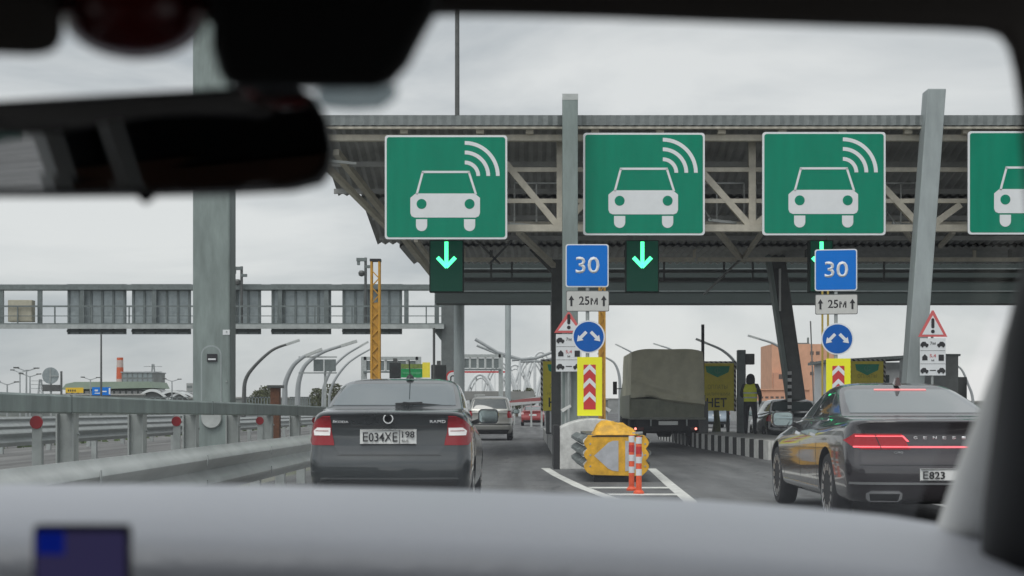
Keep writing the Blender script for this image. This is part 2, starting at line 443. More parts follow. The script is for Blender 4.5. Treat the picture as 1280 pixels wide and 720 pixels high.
for i in range(17):
    y = 12.2 + 3.55*i
    x, z = par(y); x += 6.9; yy = y-20
    b = MB(); b.box(x-.20, x+.02, yy-.012, yy+.012, 0, z-.275); b.box(x+.02, x+.045, yy-.13, yy+.13, 0, z-.275); b.box(x-.225, x-.20, yy-.13, yy+.13, 0, z-.275)
    for zz in (.35, .8): b.lathe([(.022,0),(.022,.03),(.01,.034)], 8, 'X', (x+.045, yy+.06, zz))
    b.build('post', galv, pa)
for i in range(8):
    y = 20.9 + 7.1*i; x, z = par(y); x += 6.95; yy = y-20
    p_ = MB().box(x+.05, x+.18, yy-.02, yy+.02, 0, z-.29).build('marker_post', galv, pa)
    MB().lathe([(.02,-.012),(.088,-.012),(.092,0),(.085,.01),(.0,.012)], 20, 'Y', (x+.115, yy-.035, z-.40)).build('reflector', red_refl, p_)
# rails of the opposite carriageway
for (x, lab, hh) in ((-10.2, 'first weathered guardrail beyond the tall grey parapet', .78), (-13.8, 'far weathered guardrail across the opposite lanes', .80), (-19.5, 'farthest low guardrail at the edge of the opposite road', .9)):
    g = thing('guardrail', lab, 'guardrail', (x, 30, 0))
    sweep([(0, y, 0) for y in range(-34, 160, 6)], wprof(hh-.34, hh, 2, .08), 'beam', galv, g)
    for y in range(-34, 150, 4): MB().box(-.13, -.01, y-.05, y+.05, 0, hh-.06).build('post', galv, g)
# low planted verge between the roads
vg = MB()
for i in range(900):
    x = random.uniform(-17.5, -15.2); y = random.uniform(8, 130); a = random.uniform(0, 6.28); h = random.uniform(.1, .5); w = .12
    vg.add([(x-w*math.cos(a), y-w*math.sin(a), .0), (x+w*math.cos(a), y+w*math.sin(a), .0), (x+random.uniform(-.15,.15), y+random.uniform(-.1,.1), h)], [(0,1,2)])
o = vg.build('verge_grass', mat('verge green', (.10, .14, .06), .9, 0, var=.4, scale=2)); o['kind'] = 'stuff'

# rusty bollard post
rp = thing('bollard', 'rusty brown square post with dark cap behind the parapet', 'bollard', tuple(W(344.5, 0, 43)[:2]) + (0,))
MB().box(-.13,.13,-.13,.13,0,1.78).build('post', rust, rp, bevel=.01)
MB().box(-.21,.21,-.21,.21,1.78,1.86).build('cap', dark_steel, rp, bevel=.01)

# big pole
bp = thing('steel_column', 'huge square grey steel column with oval access hatch at left', 'column', (-8.25, 40, 0))
MB().box(-.49,.49,-.4,.4,0,15).build('shaft', pole_grey, bp, bevel=.05)
MB().box(-.6,.6,-.5,.5,0,.12).build('base_plate', galv, bp, bevel=.01)
MB().prism(rrect(-.27,.27,-.55+1.25,2.85,.26,8), -.418, -.40).build('hatch', pole_lt, bp)
MB().prism(rrect(-.235,.235,-.51+1.25,2.81,.23,8), -.424, -.417).build('hatch_cover', pole_grey, bp)
MB().box(-.10,.16,-.47,-.424,2.42,2.62).build('hatch_sign', black_ink, bp)
MB().box(-.07,.13,-.475,-.471,2.46,2.5).build('hatch_sign_strip', sign_white, bp)
MB().lathe([(.25,0),(.27,.05),(.2,.09),(0,.1)], 24, 'Y', (.02, -.52, .95)).build('cover_cap', galv_lt, bp, smooth=True)
MB().box(.30,.48,-.41,-.40,3.12,3.25).build('tag_plate', sign_white, bp)
b = MB()
for z in (1.9, 3.2): b.lathe([(.02,0),(.02,-.03)], 8, 'Y', (.4, -.40, z))
b.build('bolt', galv, bp)

# ------------------------------------------------------------------ left gantry with the backs of signs
GY = 76.0
lg = thing('sign_gantry', 'long grey walkway gantry carrying sign backs over the opposite lanes', 'gantry', (-4.0, GY, 0))
def G(px, py): p = W(px, py, GY); return p.x + 4.0, p.z
xl, xr = G(-120, 0)[0], G(556, 0)[0]
zt = G(0, 359)[1]; zd = G(0, 408)[1]
MB().box(xl, xr, -.12, .12, zt-.13, zt+.13).build('top_beam', frame_grey, lg)
MB().box(xl, xr, .5, .65, zt-.13, zt+.10).build('rear_beam', frame_grey, lg)
MB().box(xl, xr, -.75, .35, zd-.1, zd+.12).build('walkway', frame_grey, lg)
MB().box(xl, xr, -.78, -.752, zd-.16, zd+.06).build('walkway_edge', galv, lg)
zr = G(0, 384)[1]
rl = MB(); rl.box(xl, xr, -.72, -.66, zr-.04, zr+.04); rl.box(xl, xr, -.70, -.68, (zr+zd)/2-.02, (zr+zd)/2+.02)
rl.build('handrail', frame_grey, lg)
k = 0
for px in range(-110, 550, 46):
    x = G(px, 0)[0]; MB().box(x-.03, x+.03, -.73, -.67, zd+.12, zr+.03).build('rail_post', frame_grey, lg)
for px in (-20, 2, 50, 103, 193, 290, 350, 408, 457, 508, 546):
    x = G(px, 0)[0]; MB().box(x-.11, x+.11, -.06, .06, zd+.12, zt-.13).build('strut', frame_grey, lg)
MB().box(-.32, .32, -.35, .35, 0, 8.2).build('leg', mat('dark leg grey', (.13,.145,.145), .6, .1, var=.2), lg, bevel=.03)  # leg in its own darker grey
br = MB(); x = G(540,0)[0]
br.prism([(x, zd-.1), (-.30, zd-.1), (-.30, zd-.75)], -.15, .15); br.build('bracket', frame_grey, lg)
MB().box(-.1,.1,-.9,-.8,0,.6)
for n_, (a, c) in enumerate(((82,156),(163,237),(252,325),(338,413),(427,502))):
    x0, x1 = G(a,0)[0]-4, G(c,0)[0]-4
    z0, z1 = G(0,417.5)[1], G(0,356)[1]
    labs = ['back of the leftmost square sign on the walkway gantry', 'back of the second gantry sign, just left of the huge column',
            'back of the gantry sign just right of the huge column', 'back of the fourth gantry sign, between two gaps of sky',
            'back of the rightmost gantry sign, behind the ochre mast']
    t = thing('highway_sign', labs[n_], 'sign', ((x0+x1)/2, GY+.3, z0), 'sign backs on the left gantry')
    w = (x1-x0)/2; h = z1-z0
    MB().box(-w, w, 0, .05, 0, h).build('panel', back_grey, t)
    b = MB()
    for i in range(6):
        xx = -w + .08 + (2*w-.16)*i/5; b.box(xx-.05, xx+.05, -.08, 0, .03, h-.03)
    b.box(-w, w, -.12, -.085, h-.28, h-.16); b.box(-w, w, -.12, -.085, .1, .22); b.box(-w-.02, w+.02, -.03, .06, h, h+.06)
    b.build('stiffener', frame_grey, t)
t = thing('equipment_cabinet', 'small beige cabinet on the gantry walkway at far left', 'cabinet', W(27, 403, GY-.3))
MB().box(-.6,.6,-.25,.25,.02,1.1).build('body', mat('beige cabinet', (.36,.34,.26), .6, 0, var=.2), t, bevel=.02)
MB().box(-.56,.56,-.262,-.25,.08,1.04).build('door', mat('beige door', (.40,.38,.30), .6, 0, var=.2), t)
# cameras on the gantry
def cam_mast(px, pt, pb, lab, Y=GY-.5):
    t = thing('camera_mast', lab, 'camera mast', W(px, pb, Y))
    h = (pb-pt)*Y/FPX
    MB().tube([(0,0,0),(0,0,h)], .07, 8).build('mast', dark_steel, t)
    b = MB(); b.cbox((-.2,0,h-.1),(.5,.18,.16)); b.cbox((.12,0,h-.45),(.3,.15,.14)); b.cbox((-.35,0,h-.22),(.14,.14,.3)); b.build('camera_box', frame_grey, t)
    MB().lathe([(0,-.2),(.14,-.14),(.17,0),(.1,.1),(0,.12)], 12, 'Z', (-.2,0,h-.75)).build('dome_camera', dark_steel, t, smooth=True)
cam_mast(302, 333, 404, 'short camera mast on the gantry walkway beside the huge column')
cam_mast(457, 322, 404, 'taller camera mast on the gantry walkway left of the ochre mast')

# pale columns seen through the plaza
t = thing('steel_column', 'pale blue-grey round column beside the dark gantry leg', 'column', (-2.72, 60, 0))
MB().tube([(0,0,0),(0,0,5.4)], .21, 20).build('shaft', pole_lt, t, smooth=True); MB().box(-.35,.35,-.35,.35,0,.06).build('base_plate', galv, t)
p = W(635, 0, 130)
t = thing('steel_column', 'slender pale column rising above the silver hatchback', 'column', (p.x, 130, 0))
MB().tube([(0,0,0),(0,0,14)], .25, 16).build('shaft', pole_lt, t, smooth=True); MB().box(-.4,.4,-.4,.4,0,.08).build('base_plate', galv, t)
p = W(571.5, 18, 92)
t = thing('lighting_mast', 'very tall thin dark mast rising above the canopy edge', 'mast', (p.x, 92, 0))
MB().tube([(0,0,0),(0,0,26.5)], [.17,.13], 10).build('shaft', dark_steel, t, smooth=True); MB().lathe([(.7,26.4),(.8,26.6),(.2,26.8)], 16).build('lamp_ring', dark_steel, t)

# ------------------------------------------------------------------ toll canopy
CY = 35.4
XL, XR = -4.95, 24.0
cp = thing('toll_canopy', 'wide toll plaza canopy with corrugated roof and cream trusses', 'canopy', (0, CY, 0))
# corrugated sloping soffit, made as real ribs running up the slope, stepping in at the left end
def corrugated(segs, name, m, pitch=.22, amp=.035):
    b = MB()
    for (xa, xb, prof) in segs:
        n = int((xb-xa)/(pitch/2))
        rings = []
        for y, z in prof:
            rings.append([(xa + (xb-xa)*i/n, y, z + (amp if i % 2 else -amp)) for i in range(n+1)])
        b.loft(rings, closed=False)
        rings2 = [[(v[0], v[1], v[2]+.18) for v in r] for r in rings]
        b.loft(rings2, closed=False)
        # close the edges
        b.add([(xa, prof[i][0], prof[i][1]+d) for i in range(len(prof)) for d in (-.03, .20)],
              [(2*i, 2*i+1, 2*i+3, 2*i+2) for i in range(len(prof)-1)])
    return b.build(name, m, cp)
corrugated([(XL, XR, [(0, 7.80), (4.3, 6.78)]), (-4.35, XR, [(4.3, 6.70), (8.6, 5.98)]), (-3.72, XR, [(8.6, 5.9), (11.5, 5.92), (14.2, 5.95)])], 'soffit', corr)
# roof top sheet, stopped short: the unseen gap behind lets light down
b = MB(); b.add([(XL,-.35,7.96),(XR,-.35,7.96),(XR,14.4,8.1),(XL+1.2,14.4,8.1),(XL,4,8.05)], [(0,1,2,3,4)])
b.add([(XL,-.35,7.93),(XR,-.35,7.93),(XR,14.4,8.07),(XL+1.2,14.4,8.07),(XL,4,8.02)], [(0,1,2,3,4)])
b.build('roof_sheet', corr, cp)
fr = MB(); n = 260
rings = [[(XL-.05 + (XR-XL)*i/n, -.36 - (.04 if i % 2 else 0), z) for i in range(n+1)] for z in (7.72, 7.95)]
fr.loft(rings, closed=False); fr.build('roof_edge', mat('roof edge grey', (.20,.22,.22), .5, .3, var=.2, scale=6), cp)
MB().box(XL, XR, -.34, -.2, 7.655, 7.705).build('fascia_beam', cream, cp)
def cz(py, Y): return EYE - (py-HZ)*Y/FPX
def cx(px, Y): return (px-VX)*Y/FPX
# front truss (cream)
FY = 36.0 - CY
MB().box(XL, XR, .02, .2, 7.44, 7.58).build('top_chord', cream, cp)
for (z0, z1, nm, th) in ((6.80, 6.90, 'rail', .09), (6.06, 6.16, 'rail', .09), (5.38, 5.54, 'bottom_chord', .22)):
    MB().box(-3.0, XR, FY-th/2, FY+th/2, z0, z1).build(nm, cream, cp)
MB().box(-3.0, XR, FY+1.1, FY+1.25, 5.62, 5.76).build('bottom_chord', cream, cp)
xs_post = [cx(p_, 36) for p_ in (498, 700, 940, 1160, 1380, 1600)]
for i, x in enumerate(xs_post):
    MB().box(x-.08, x+.08, FY-.07, FY+.07, 5.54, 7.56).build('upright', cream, cp)
def brace(px0, py0, px1, py1, Y, w=.15, m=None, nm='brace', Y1=None):
    a = W(px0, py0, Y); c = W(px1, py1, Y1 or Y); a.y -= CY; c.y -= CY
    return MB().bar(a, c, w, w).build(nm, m or cream, cp)
brace(632, 204, 697, 282, 36.02); brace(878, 216, 936, 281, 36.02); brace(1003, 232, 944, 281, 36.02); brace(1096, 226, 1150, 283, 36.02)
brace(1200, 256, 1163, 283, 36.02); brace(1330, 226, 1385, 283, 36.02); brace(752, 232, 703, 282, 36.02)
brace(420, 190, 545, 348, 36.3, .15, Y1=44); brace(408, 208, 490, 290, 36.6, .13, Y1=40); brace(432, 158, 470, 210, 37, .1, Y1=38.5)
# braces to the inner columns
brace(648, 290, 692, 332, 38, .13, Y1=44); brace(896, 287, 925, 322, 38, .13, Y1=42); brace(955, 287, 930, 322, 38, .10, Y1=42)
brace(1130, 287, 1150, 312, 38, .1, Y1=41); brace(1192, 290, 1175, 308, 38, .1, Y1=41); brace(520, 300, 545, 335, 38, .1, Y1=42)
brace(960, 290, 880, 368, 40, .05, dark_steel, Y1=52)
brace(595, 300, 625, 330, 43, .06, dark_steel); brace(640, 300, 612, 330, 43, .06, dark_steel)
# middle cream beam and dark secondary framing
B2 = 45.0 - CY
for (a, c) in ((578, 690), (722, 868), (872, 1420)):
    MB().box(cx(a,45), cx(c,45), B2-.06, B2+.06, cz(327,45), cz(322,45)).build('cross_beam', cream, cp)
for px in (580, 614, 782, 868, 1008, 1218, 1262):
    MB().box(cx(px,45)-.045, cx(px,45)+.045, B2-.04, B2+.04, cz(322,45), cz(300,45)).build('hanger', cream if px in (580,868,1218) else dark_steel, cp)
for px in (614, 640, 745, 782, 830, 905, 941, 1060, 1105):
    MB().box(cx(px,48)-.03, cx(px,48)+.03, 48-CY-.03, 48-CY+.03, cz(352,48), cz(318,48)).build('hanger', dark_steel, cp)
sec = MB()
for (Y, p0, p1, w) in ((48,341,338,.1),(50,352,347,.1)):
    sec.box(cx(548,Y), 22, Y-CY-w/2, Y-CY+w/2, cz(p0,Y), cz(p1,Y))
sec.build('purlin', dark_steel, cp)
for (Y0, zz) in ((1.6,7.1),(3.4,6.7),(5.6,6.3),(7.6,5.98)):
    MB().box(-4.2 if Y0>4 else XL, XR, Y0-.05, Y0+.05, zz-.02, zz+.10).build('purlin', corr, cp)
# deep dark box girder across the back
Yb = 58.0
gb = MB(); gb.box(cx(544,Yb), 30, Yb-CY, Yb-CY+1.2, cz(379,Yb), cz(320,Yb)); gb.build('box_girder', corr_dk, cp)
tr = MB()
for py in (336, 351, 364): tr.box(cx(544,Yb), 30, Yb-CY-.04, Yb-CY, cz(py+.8,Yb), cz(py-.8,Yb))
tr.build('girder_trim', frame_grey, cp)
MB().box(cx(540,44.5), cx(560,44.5), 44.2-CY, 44.6-CY, cz(352,44.5), cz(344,44.5)).build('bracket', cream, cp)
# handrails of the maintenance walkway
for (a, c) in ((643,698),(862,930),(945,1000),(1107,1145)):
    m_ = MB(); Y = 36.9; y = Y-CY
    for px in (a, (a+c)/2, c): m_.bar((cx(px,Y), y, cz(278,Y)), (cx(px,Y), y, cz(229,Y)), .035)
    m_.bar((cx(a,Y), y, cz(229,Y)), (cx(c,Y), y, cz(229,Y)), .035)
    m_.bar((cx(a,Y), y, cz(252,Y)), (cx(c,Y), y, cz(252,Y)), .025)
    m_.build('handrail', galv_lt, cp)
for px in (505, 600, 662, 744, 825, 902, 978, 1053, 1135, 1208, 1290):
    MB().box(cx(px,35.3)-.09, cx(px,35.3)+.09, -.15, .03, 7.575, 7.70).build('bracket', cream, cp)
# floodlight fittings under the truss, unlit
for (px, py) in ((905, 277), (1135, 281), (652, 281), (430,203)):
    p = W(px, py, 36.4)
    t = thing('floodlight', {905:'small silver floodlight bar between second and third green signs', 1135:'small silver floodlight bar left of the leaning right column', 652:'small silver floodlight bar right of the first green sign', 430:'small silver floodlight at the canopy left end'}[px], 'floodlight', p)
    MB().bar((-.38,0,.04),(.3,0,-.03), .09, .06).build('housing', galv_lt, t)
    MB().bar((-.30,-.05,.03),(-.5,.1,.35), .03).build('arm', galv_lt, t)

# canopy columns (dark, inside)
t = thing('canopy_column', 'dark lattice steel canopy column left of the centre gantry post', 'column', (cx(696,45), 45, 0))
MB().box(-.16,.16,-.16,.16,0,5.6).build('shaft', dark_steel, t, bevel=.02)
MB().bar((-.05,0,5.2),(-.9,0,6.1),.16).build('strut', dark_steel, t); MB().bar((.05,0,5.2),(.9,0,6.1),.16).build('strut', dark_steel, t)
MB().box(-.19,-.165,-.17,-.1,2.9,4.35).build('cable_duct', white_pl, t); MB().box(.165,.185,-.17,-.1,3.0,4.6).build('cable_duct', white_pl, t)
t = thing('canopy_column', 'dark leaning canopy column in front of the orange building', 'column', (cx(1001,47), 47, 0))
b = MB(); w = .30
lo, hi = Vector((.12,0,0)), Vector((-.75,0,6.0)); b.bar(lo, hi, .44, .4, up=(0,1,0)); b.build('shaft', dark_steel, t, bevel=.03)
b = MB(); b.bar(lo+Vector((-.28,-.02,0)), hi+Vector((-.28,-.02,0)), .11, .5, up=(0,1,0)); b.build('pale_face', pole_grey, t)  # separate paler bar along the column's left face
MB().bar((.42,-.1,.5),(.28,-.1,3.9),.035).build('cable_duct', white_pl, t); MB().box(-.72,-.66,-.3,-.2,4.2,5.5).build('cable_duct', white_pl, t)

# ------------------------------------------------------------------ front gantry posts
t = thing('gantry_post', 'upright square grey steel post between first and second green signs', 'column', (cx(712.5,34.7), 34.7, 0))
MB().box(-.175,.175,-.2,.2,.1,8.33).build('shaft', pole_grey, t, bevel=.02); MB().box(-.3,.3,-.3,.3,0,.1).build('base_plate', galv, t)
MB().box(-.18,.18,-.205,-.2,8.2,8.34).build('cap', galv_lt, t)
cb = MB(); cb.box(-.12,.02,-.27,-.2,1.2,2.2); cb.build('cable_box', galv, t)
t = thing('gantry_post', 'leaning square grey steel post at right with the warning sign', 'column', (8.72, 34.9, 0))
b = MB(); b.loft([[(x+dx, y, z) for (x, y) in ((-.21,-.2),(.21,-.2),(.21,.3),(-.21,.3))] for (dx, z) in ((0,0),(.62,8.5))]); b.build('shaft', pole_lt, t, bevel=.02)
MB().box(-.35,.35,-.3,.6,0,.08).build('base_plate', galv, t)

# ------------------------------------------------------------------ green overhead signs
def green_sign(x0, x1, y0, y1, lab):
    Y = 35.0; s = FPX/Y
    c = W((x0+x1)/2, (y0+y1)/2, Y)
    t = thing('lane_sign', lab, 'sign', c, 'green overhead transponder lane signs')
    w = (x1-x0)/2/s; h = (y1-y0)/2/s
    MB().prism(rrect(-w, w, -h, h, .07), 0, .06).build('panel', sign_white, t)
    MB().prism(rrect(-w+.045, w-.045, -h+.045, h-.045, .06), -.006, -.001).build('face', sign_green, t)
    q = 1/54.3
    def P(px, py): return ((px-557.5)*q, -(py-234)*q)
    b = MB()
    X0, Z0 = P(513, 272); X1, Z1 = P(600, 243)
    r = .1
    b.prism([(X0+r,Z0),(X1-r,Z0),(X1-.03,Z0+.03),(X1,Z0+r),(X1,Z1-.08),(X1-.12,Z1+.02),(X0+.12,Z1+.02),(X0,Z1-.08),(X0,Z0+r),(X0+.03,Z0+.03)], -.011, -.007)
    # windscreen outline
    A, B, C, D = P(521,243), P(528.5,215), P(586,215), P(595,243)
    def seg(p_, q_, w_=.05):
        d = Vector((q_[0]-p_[0], q_[1]-p_[1])).normalized(); nn = Vector((-d.y, d.x))*w_/2
        b.prism([(p_[0]-nn.x,p_[1]-nn.y),(q_[0]-nn.x,q_[1]-nn.y),(q_[0]+nn.x,q_[1]+nn.y),(p_[0]+nn.x,p_[1]+nn.y)], -.011, -.007)
    seg(A,B); seg((B[0]-.02,B[1]),(C[0]+.02,C[1])); seg(C,D)
    for cxx in (527, 587):
        a = P(cxx-7, 289); c_ = P(cxx+7, 274); b.prism([(a[0]+.13*(1-math.cos(R(k*15))), a[1]+.13*(1-math.sin(R(k*15)))) for k in range(0,7)][::1] + [(c_[0]-.13*(1-math.cos(R(k*15))), a[1]+.13*(1-math.sin(R(k*15)))) for k in range(6,-1,-1)] + [(c_[0],c_[1]),(a[0],c_[1])], -.011, -.007)
    b.build('car_symbol', sign_white, t)
    b = MB()
    for cxx in (527, 587): pz = P(cxx, 255); b.prism(circ(pz[0], pz[1], .115, 24), -.015, -.0115)
    b.build('headlight_dot', sign_green, t)
    b = MB(); cc = P(581, 220)
    for rr in (17, 29.5, 41.5): b.arc(cc[0], cc[1], (rr-2.5)*q, (rr+2.2)*q, 0, 90, -.011, -.007)
    b.build('radio_waves', sign_white, t)
    b = MB()
    for xx in (-w*.6, w*.6): b.box(xx-.05, xx+.05, .065, .16, -h*.95, h*.95)
    b.box(-w*.9, w*.9, .165, .25, h*.5, h*.6); b.box(-w*.9, w*.9, .165, .25, -h*.6, -h*.5)
    b.build('support_frame', galv, t)
    return t
green_sign(481, 634, 169, 299, 'leftmost green overhead sign with white car and radio waves')
green_sign(729, 881, 166, 294, 'green overhead car sign just right of the upright grey post')
green_sign(953, 1107, 165, 294, 'green overhead car sign above the right-hand blue 30 sign')
green_sign(1210, 1364, 164, 293, 'green overhead car sign cut off by the right edge')

def arrow_box(px, lab, w=43):
    Y = 35.6; c = W(px, 333, Y); q = Y/FPX
    t = thing('lane_signal', lab, 'lane signal', c, 'lane signal boxes with green arrows')
    MB().box(-w/2*q, w/2*q, .02, .32, -32*q, 33*q).build('housing', led_black, t, bevel=.015)
    MB().box(-w/2*q+.03, w/2*q-.03, .008, .019, -31*q, 32*q).build('screen', mat('dark green display', (.002,.022,.014), .6, emit=(0,.22,.13), estr=.08, spec=.2), t)
    b = MB(); top, bot = (333-302)*q, (333-334)*q
    b.prism([(-.045, bot+.05), (.045, bot+.05), (.045, top), (-.045, top)], -.004, .006)
    def seg(p_, q_, w_=.09):
        d = Vector((q_[0]-p_[0], q_[1]-p_[1])).normalized(); nn = Vector((-d.y, d.x))*w_/2
        b.prism([(p_[0]-nn.x,p_[1]-nn.y),(q_[0]-nn.x,q_[1]-nn.y),(q_[0]+nn.x,q_[1]+nn.y),(p_[0]+nn.x,p_[1]+nn.y)], -.008, .006)
    seg((.01, bot), (-.21, bot+.23)); seg((-.01, bot), (.21, bot+.23))
    b.build('arrow', led_green, t)
    b = MB(); b.box(-.2,-.15,.1,.16, 33*q, 60*q); b.box(.15,.2,.1,.16, 33*q, 60*q); b.build('hanger', galv, t)
    return t
arrow_box(558, 'lane signal with lit green arrow under the leftmost green sign')
arrow_box(803, 'lane signal with lit green arrow under the second green sign', 42)
arrow_box(1027, 'lane signal mostly hidden behind the right blue 30 sign', 30)

# ------------------------------------------------------------------ sign posts on the islands
def two_arrows(b, s=1.0, y0=-.016, y1=-.011):
    for sg in (-1, 1):
        d = Vector((sg*.70, -.71)).normalized(); nn = Vector((-d.y, d.x)); p0 = Vector((sg*.045, .10))*s
        def pt(u, v): q_ = p0 + d*u*s + nn*v*s; return (q_.x, q_.y)
        b.prism([pt(0,-.032), pt(.16,-.032), pt(.16,-.075), pt(.27,0), pt(.16,.075), pt(.16,.032), pt(0,.032)], y0, y1)
def sign_post(x, Y, zc, zoff, lab, rz=0, tall=4.2, chev=True):
    base = zoff
    sfx = ' on the centre island' if x < 3 else ' on the right island'
    t = thing('post', 'slim grey pole holding the stacked blue signs' + sfx, 'sign post', (x, Y, base), 'sign poles on the islands')
    MB().tube([(0,.05,0),(0,.05,tall-base)], .036, 12).build('pole', galv, t, smooth=True); MB().box(-.1,.1,-.05,.15,0,.02).build('base_plate', galv, t)
    # 30
    s1 = thing('speed_sign', 'square blue sign reading 30' + sfx, 'sign', (x-.01, Y, zc), 'blue 30 signs', rz)
    MB().prism(rrect(-.425,.425,-.425,.425,.05), 0, .012).build('panel', sign_white, s1)
    MB().prism(rrect(-.402,.402,-.402,.402,.04), -.004, -.001).build('face', sign_blue, s1)
    text('30', -.225, .245, -.155, .175, -.0058, sign_white, 'number', s1, bold=.012, th=.003)
    s2 = thing('distance_plate', 'white plate reading 25м between two arrows' + sfx, 'sign', (x, Y, zc-.70), 'white 25 m plates', rz)
    MB().prism(rrect(-.425,.425,-.205,.205,.03), 0, .012).build('panel', mat('plate edge', (.12,.12,.12), .5), s2)
    MB().prism(rrect(-.412,.412,-.192,.192,.025), -.004, -.001).build('face', mat('plate grey white', (.55,.55,.53), .5, 0, var=.08), s2)
    text('25м', -.17, .20, -.075, .095, -.0058, black_ink, 'lettering', s2, bold=.015, th=.003)
    b = MB()
    for xx in (-.32, .32): b.prism([(xx-.02,-.10),(xx+.02,-.10),(xx+.02,.02),(xx+.055,.02),(xx,.11),(xx-.055,.02),(xx-.02,.02)], -.009, -.005)
    b.build('arrow', black_ink, s2)
    s3 = thing('direction_sign', 'round blue sign with two white arrows pointing apart' + sfx, 'sign', (x+.02, Y, zc-1.405), 'round blue arrow signs', rz)
    MB().prism(circ(0,0,.325,40), 0, .012).build('panel', sign_white, s3)
    MB().prism(circ(0,0,.297,40), -.004, -.001).build('face', sign_navy, s3)
    b = MB(); two_arrows(b, .98, -.009, -.005); b.build('arrow', sign_white, s3)
    s4 = thing('chevron_sign', 'tall lime yellow panel with red and white chevrons' + sfx, 'sign', (x+.04, Y-.0, zc-2.385), 'yellow chevron panels', rz)
    MB().box(-.245,.245,0,.015,-.58,.58).build('panel', sign_yellow, s4)
    MB().box(-.12,.12,-.005,-.001,-.455,.43).build('red_field', sign_red, s4)
    b = MB()
    for k_ in range(3):
        z = -.22 + .27*k_
        b.prism([(-.12,z-.10),(0,z+.02),(.12,z-.10),(.12,z),(0,z+.12),(-.12,z)], -.009, -.0055)
    b.build('chevron', sign_white, s4)
    b = MB(); b.box(-.245,.245,-.003,0,-.58,-.565)
    br_ = MB(); br_.box(-.05,.05,.016,.04,-.4,-.36); br_.box(-.05,.05,.016,.04,.36,.4); br_.build('clamp', galv, s4)
Z30 = cz(332, 30)
sign_post(cx(734.5,30), 30, Z30, .98, '')
sign_post(cx(1045.5,31), 31, cz(337.5,31), .0, '', rz=R(-9))

def warn(px, Y, pt, pb, lab, half=.33):
    t = thing('warning_sign', 'red-edged triangle with black exclamation mark ' + lab, 'sign', W(px, (pt+pb)/2, Y), 'exclamation warning triangles')
    h = (pb-pt)*Y/FPX/2
    MB().prism([(-half,-h),(half,-h),(.02,h),(-.02,h)], 0, .012).build('panel', mat('faded red', (.62,.12,.12), .5), t)
    MB().prism([(-half+.09,-h+.05),(half-.09,-h+.05),(0,h-.11)], -.004, -.001).build('face', sign_white, t)
    b = MB(); b.prism(rrect(-.035,.035,-h+.19,-h+.42,.033), -.009,-.005); b.prism(circ(0,-h+.12,.042,16), -.009,-.005); b.build('exclamation_mark', black_ink, t)
    p2 = thing('information_plate', 'white plate with three rows of small car pictograms ' + lab, 'sign', W(px, pb+25, Y), 'pictogram plates under the triangles')
    MB().box(-.29,.29,0,.012,-.42,.42).build('panel', sign_white, p2)
    b = MB()
    def car(x, z, s=1):
        b.prism([(x-.09*s,z-.04),(x+.09*s,z-.04),(x+.09*s,z+.01),(x+.05*s,z+.02),(x+.025*s,z+.06),(x-.04*s,z+.06),(x-.09*s,z+.01)], -.006,-.001)
        b.prism(circ(x-.045*s,z-.045,.025,10), -.0075,-.0065); b.prism(circ(x+.05*s,z-.045,.025,10), -.0075,-.0065)
    car(-.19,.28,1); car(.19,.28,-1); b.prism([(-.24,-.08),(-.12,-.08),(-.12,0),(-.18,.06),(-.24,0)], -.006,-.001); b.box(.13,.25,-.006,-.001,-.09,.05)
    car(-.19,-.31,1); car(.19,-.31,-1); b.box(-.28,.28,-.003,-.001,.135,.142); b.box(-.28,.28,-.003,-.001,-.162,-.155)
    b.box(-.07,.07,-.006,-.001,-.315,-.295)
    b.build('pictogram', black_ink, p2)
    text('7м', -.06,.06,.27,.34,-.006, black_ink,'lettering',p2); text('5,4', -.07,.07,-.02,.06,-.006, sign_red,'lettering',p2)
    text('м', -.03,.03,-.10,-.06,-.006, black_ink,'lettering',p2)
    ps = thing('post', 'thin pole behind the pictogram plate ' + lab, 'sign post', (W(px,0,Y).x, Y+.05, .0), 'thin poles behind the pictogram plates')
    MB().tube([(0,0,0),(0,0,W(0,pt+6,Y).z)], .03, 8).build('pole', galv, ps, smooth=True)
    MB().box(-.07,.07,-.07,.07,0,.02).build('base_plate', galv, ps)
warn(711, 34.2, 390, 416, 'on the centre island')
warn(1166, 34.3, 388, 421, 'at the leaning right post')

# ochre masts
def ochre_mast(px, Y, ytop, w, lab):
    t = thing('height_mast', lab, 'mast', (cx(px,Y), Y, 0), 'ochre height gauge masts')
    h = cz(ytop, Y)
    b = MB()
    for sx in (-1,1):
        for sy in (-1,1): b.box(sx*w/2-.02, sx*w/2+.02, sy*w/2-.02, sy*w/2+.02, 0, h)
    k_ = 0; z = .1
    while z < h-.2:
        sg = 1 if k_ % 2 else -1
        b.bar((-sg*w/2,-w/2,z),(sg*w/2,-w/2,z+.17), .022); b.bar((-w/2,-sg*w/2,z),(-w/2,sg*w/2,z+.17), .022); b.bar((w/2,-sg*w/2,z),(w/2,sg*w/2,z+.17), .022)
        z += .17; k_ += 1
    b.build('lattice', ochre, t)
    MB().box(-w/2+.022,w/2-.022,-w/2+.02,.03,.1,h*.80).build('panel', ochre, t)
    MB().box(-w/2-.03,w/2+.03,-w/2-.03,w/2+.03,h,h+.05).build('cap', black_ink, t)
    MB().box(-.2,.2,-.2,.2,0,.04).build('base_plate', galv, t)
ochre_mast(469.5, 31, 327, .16, 'ochre lattice mast rising behind the dark grey sedan')
ochre_mast(752.5, 32.6, 335, .11, 'ochre lattice mast behind the centre blue signs')
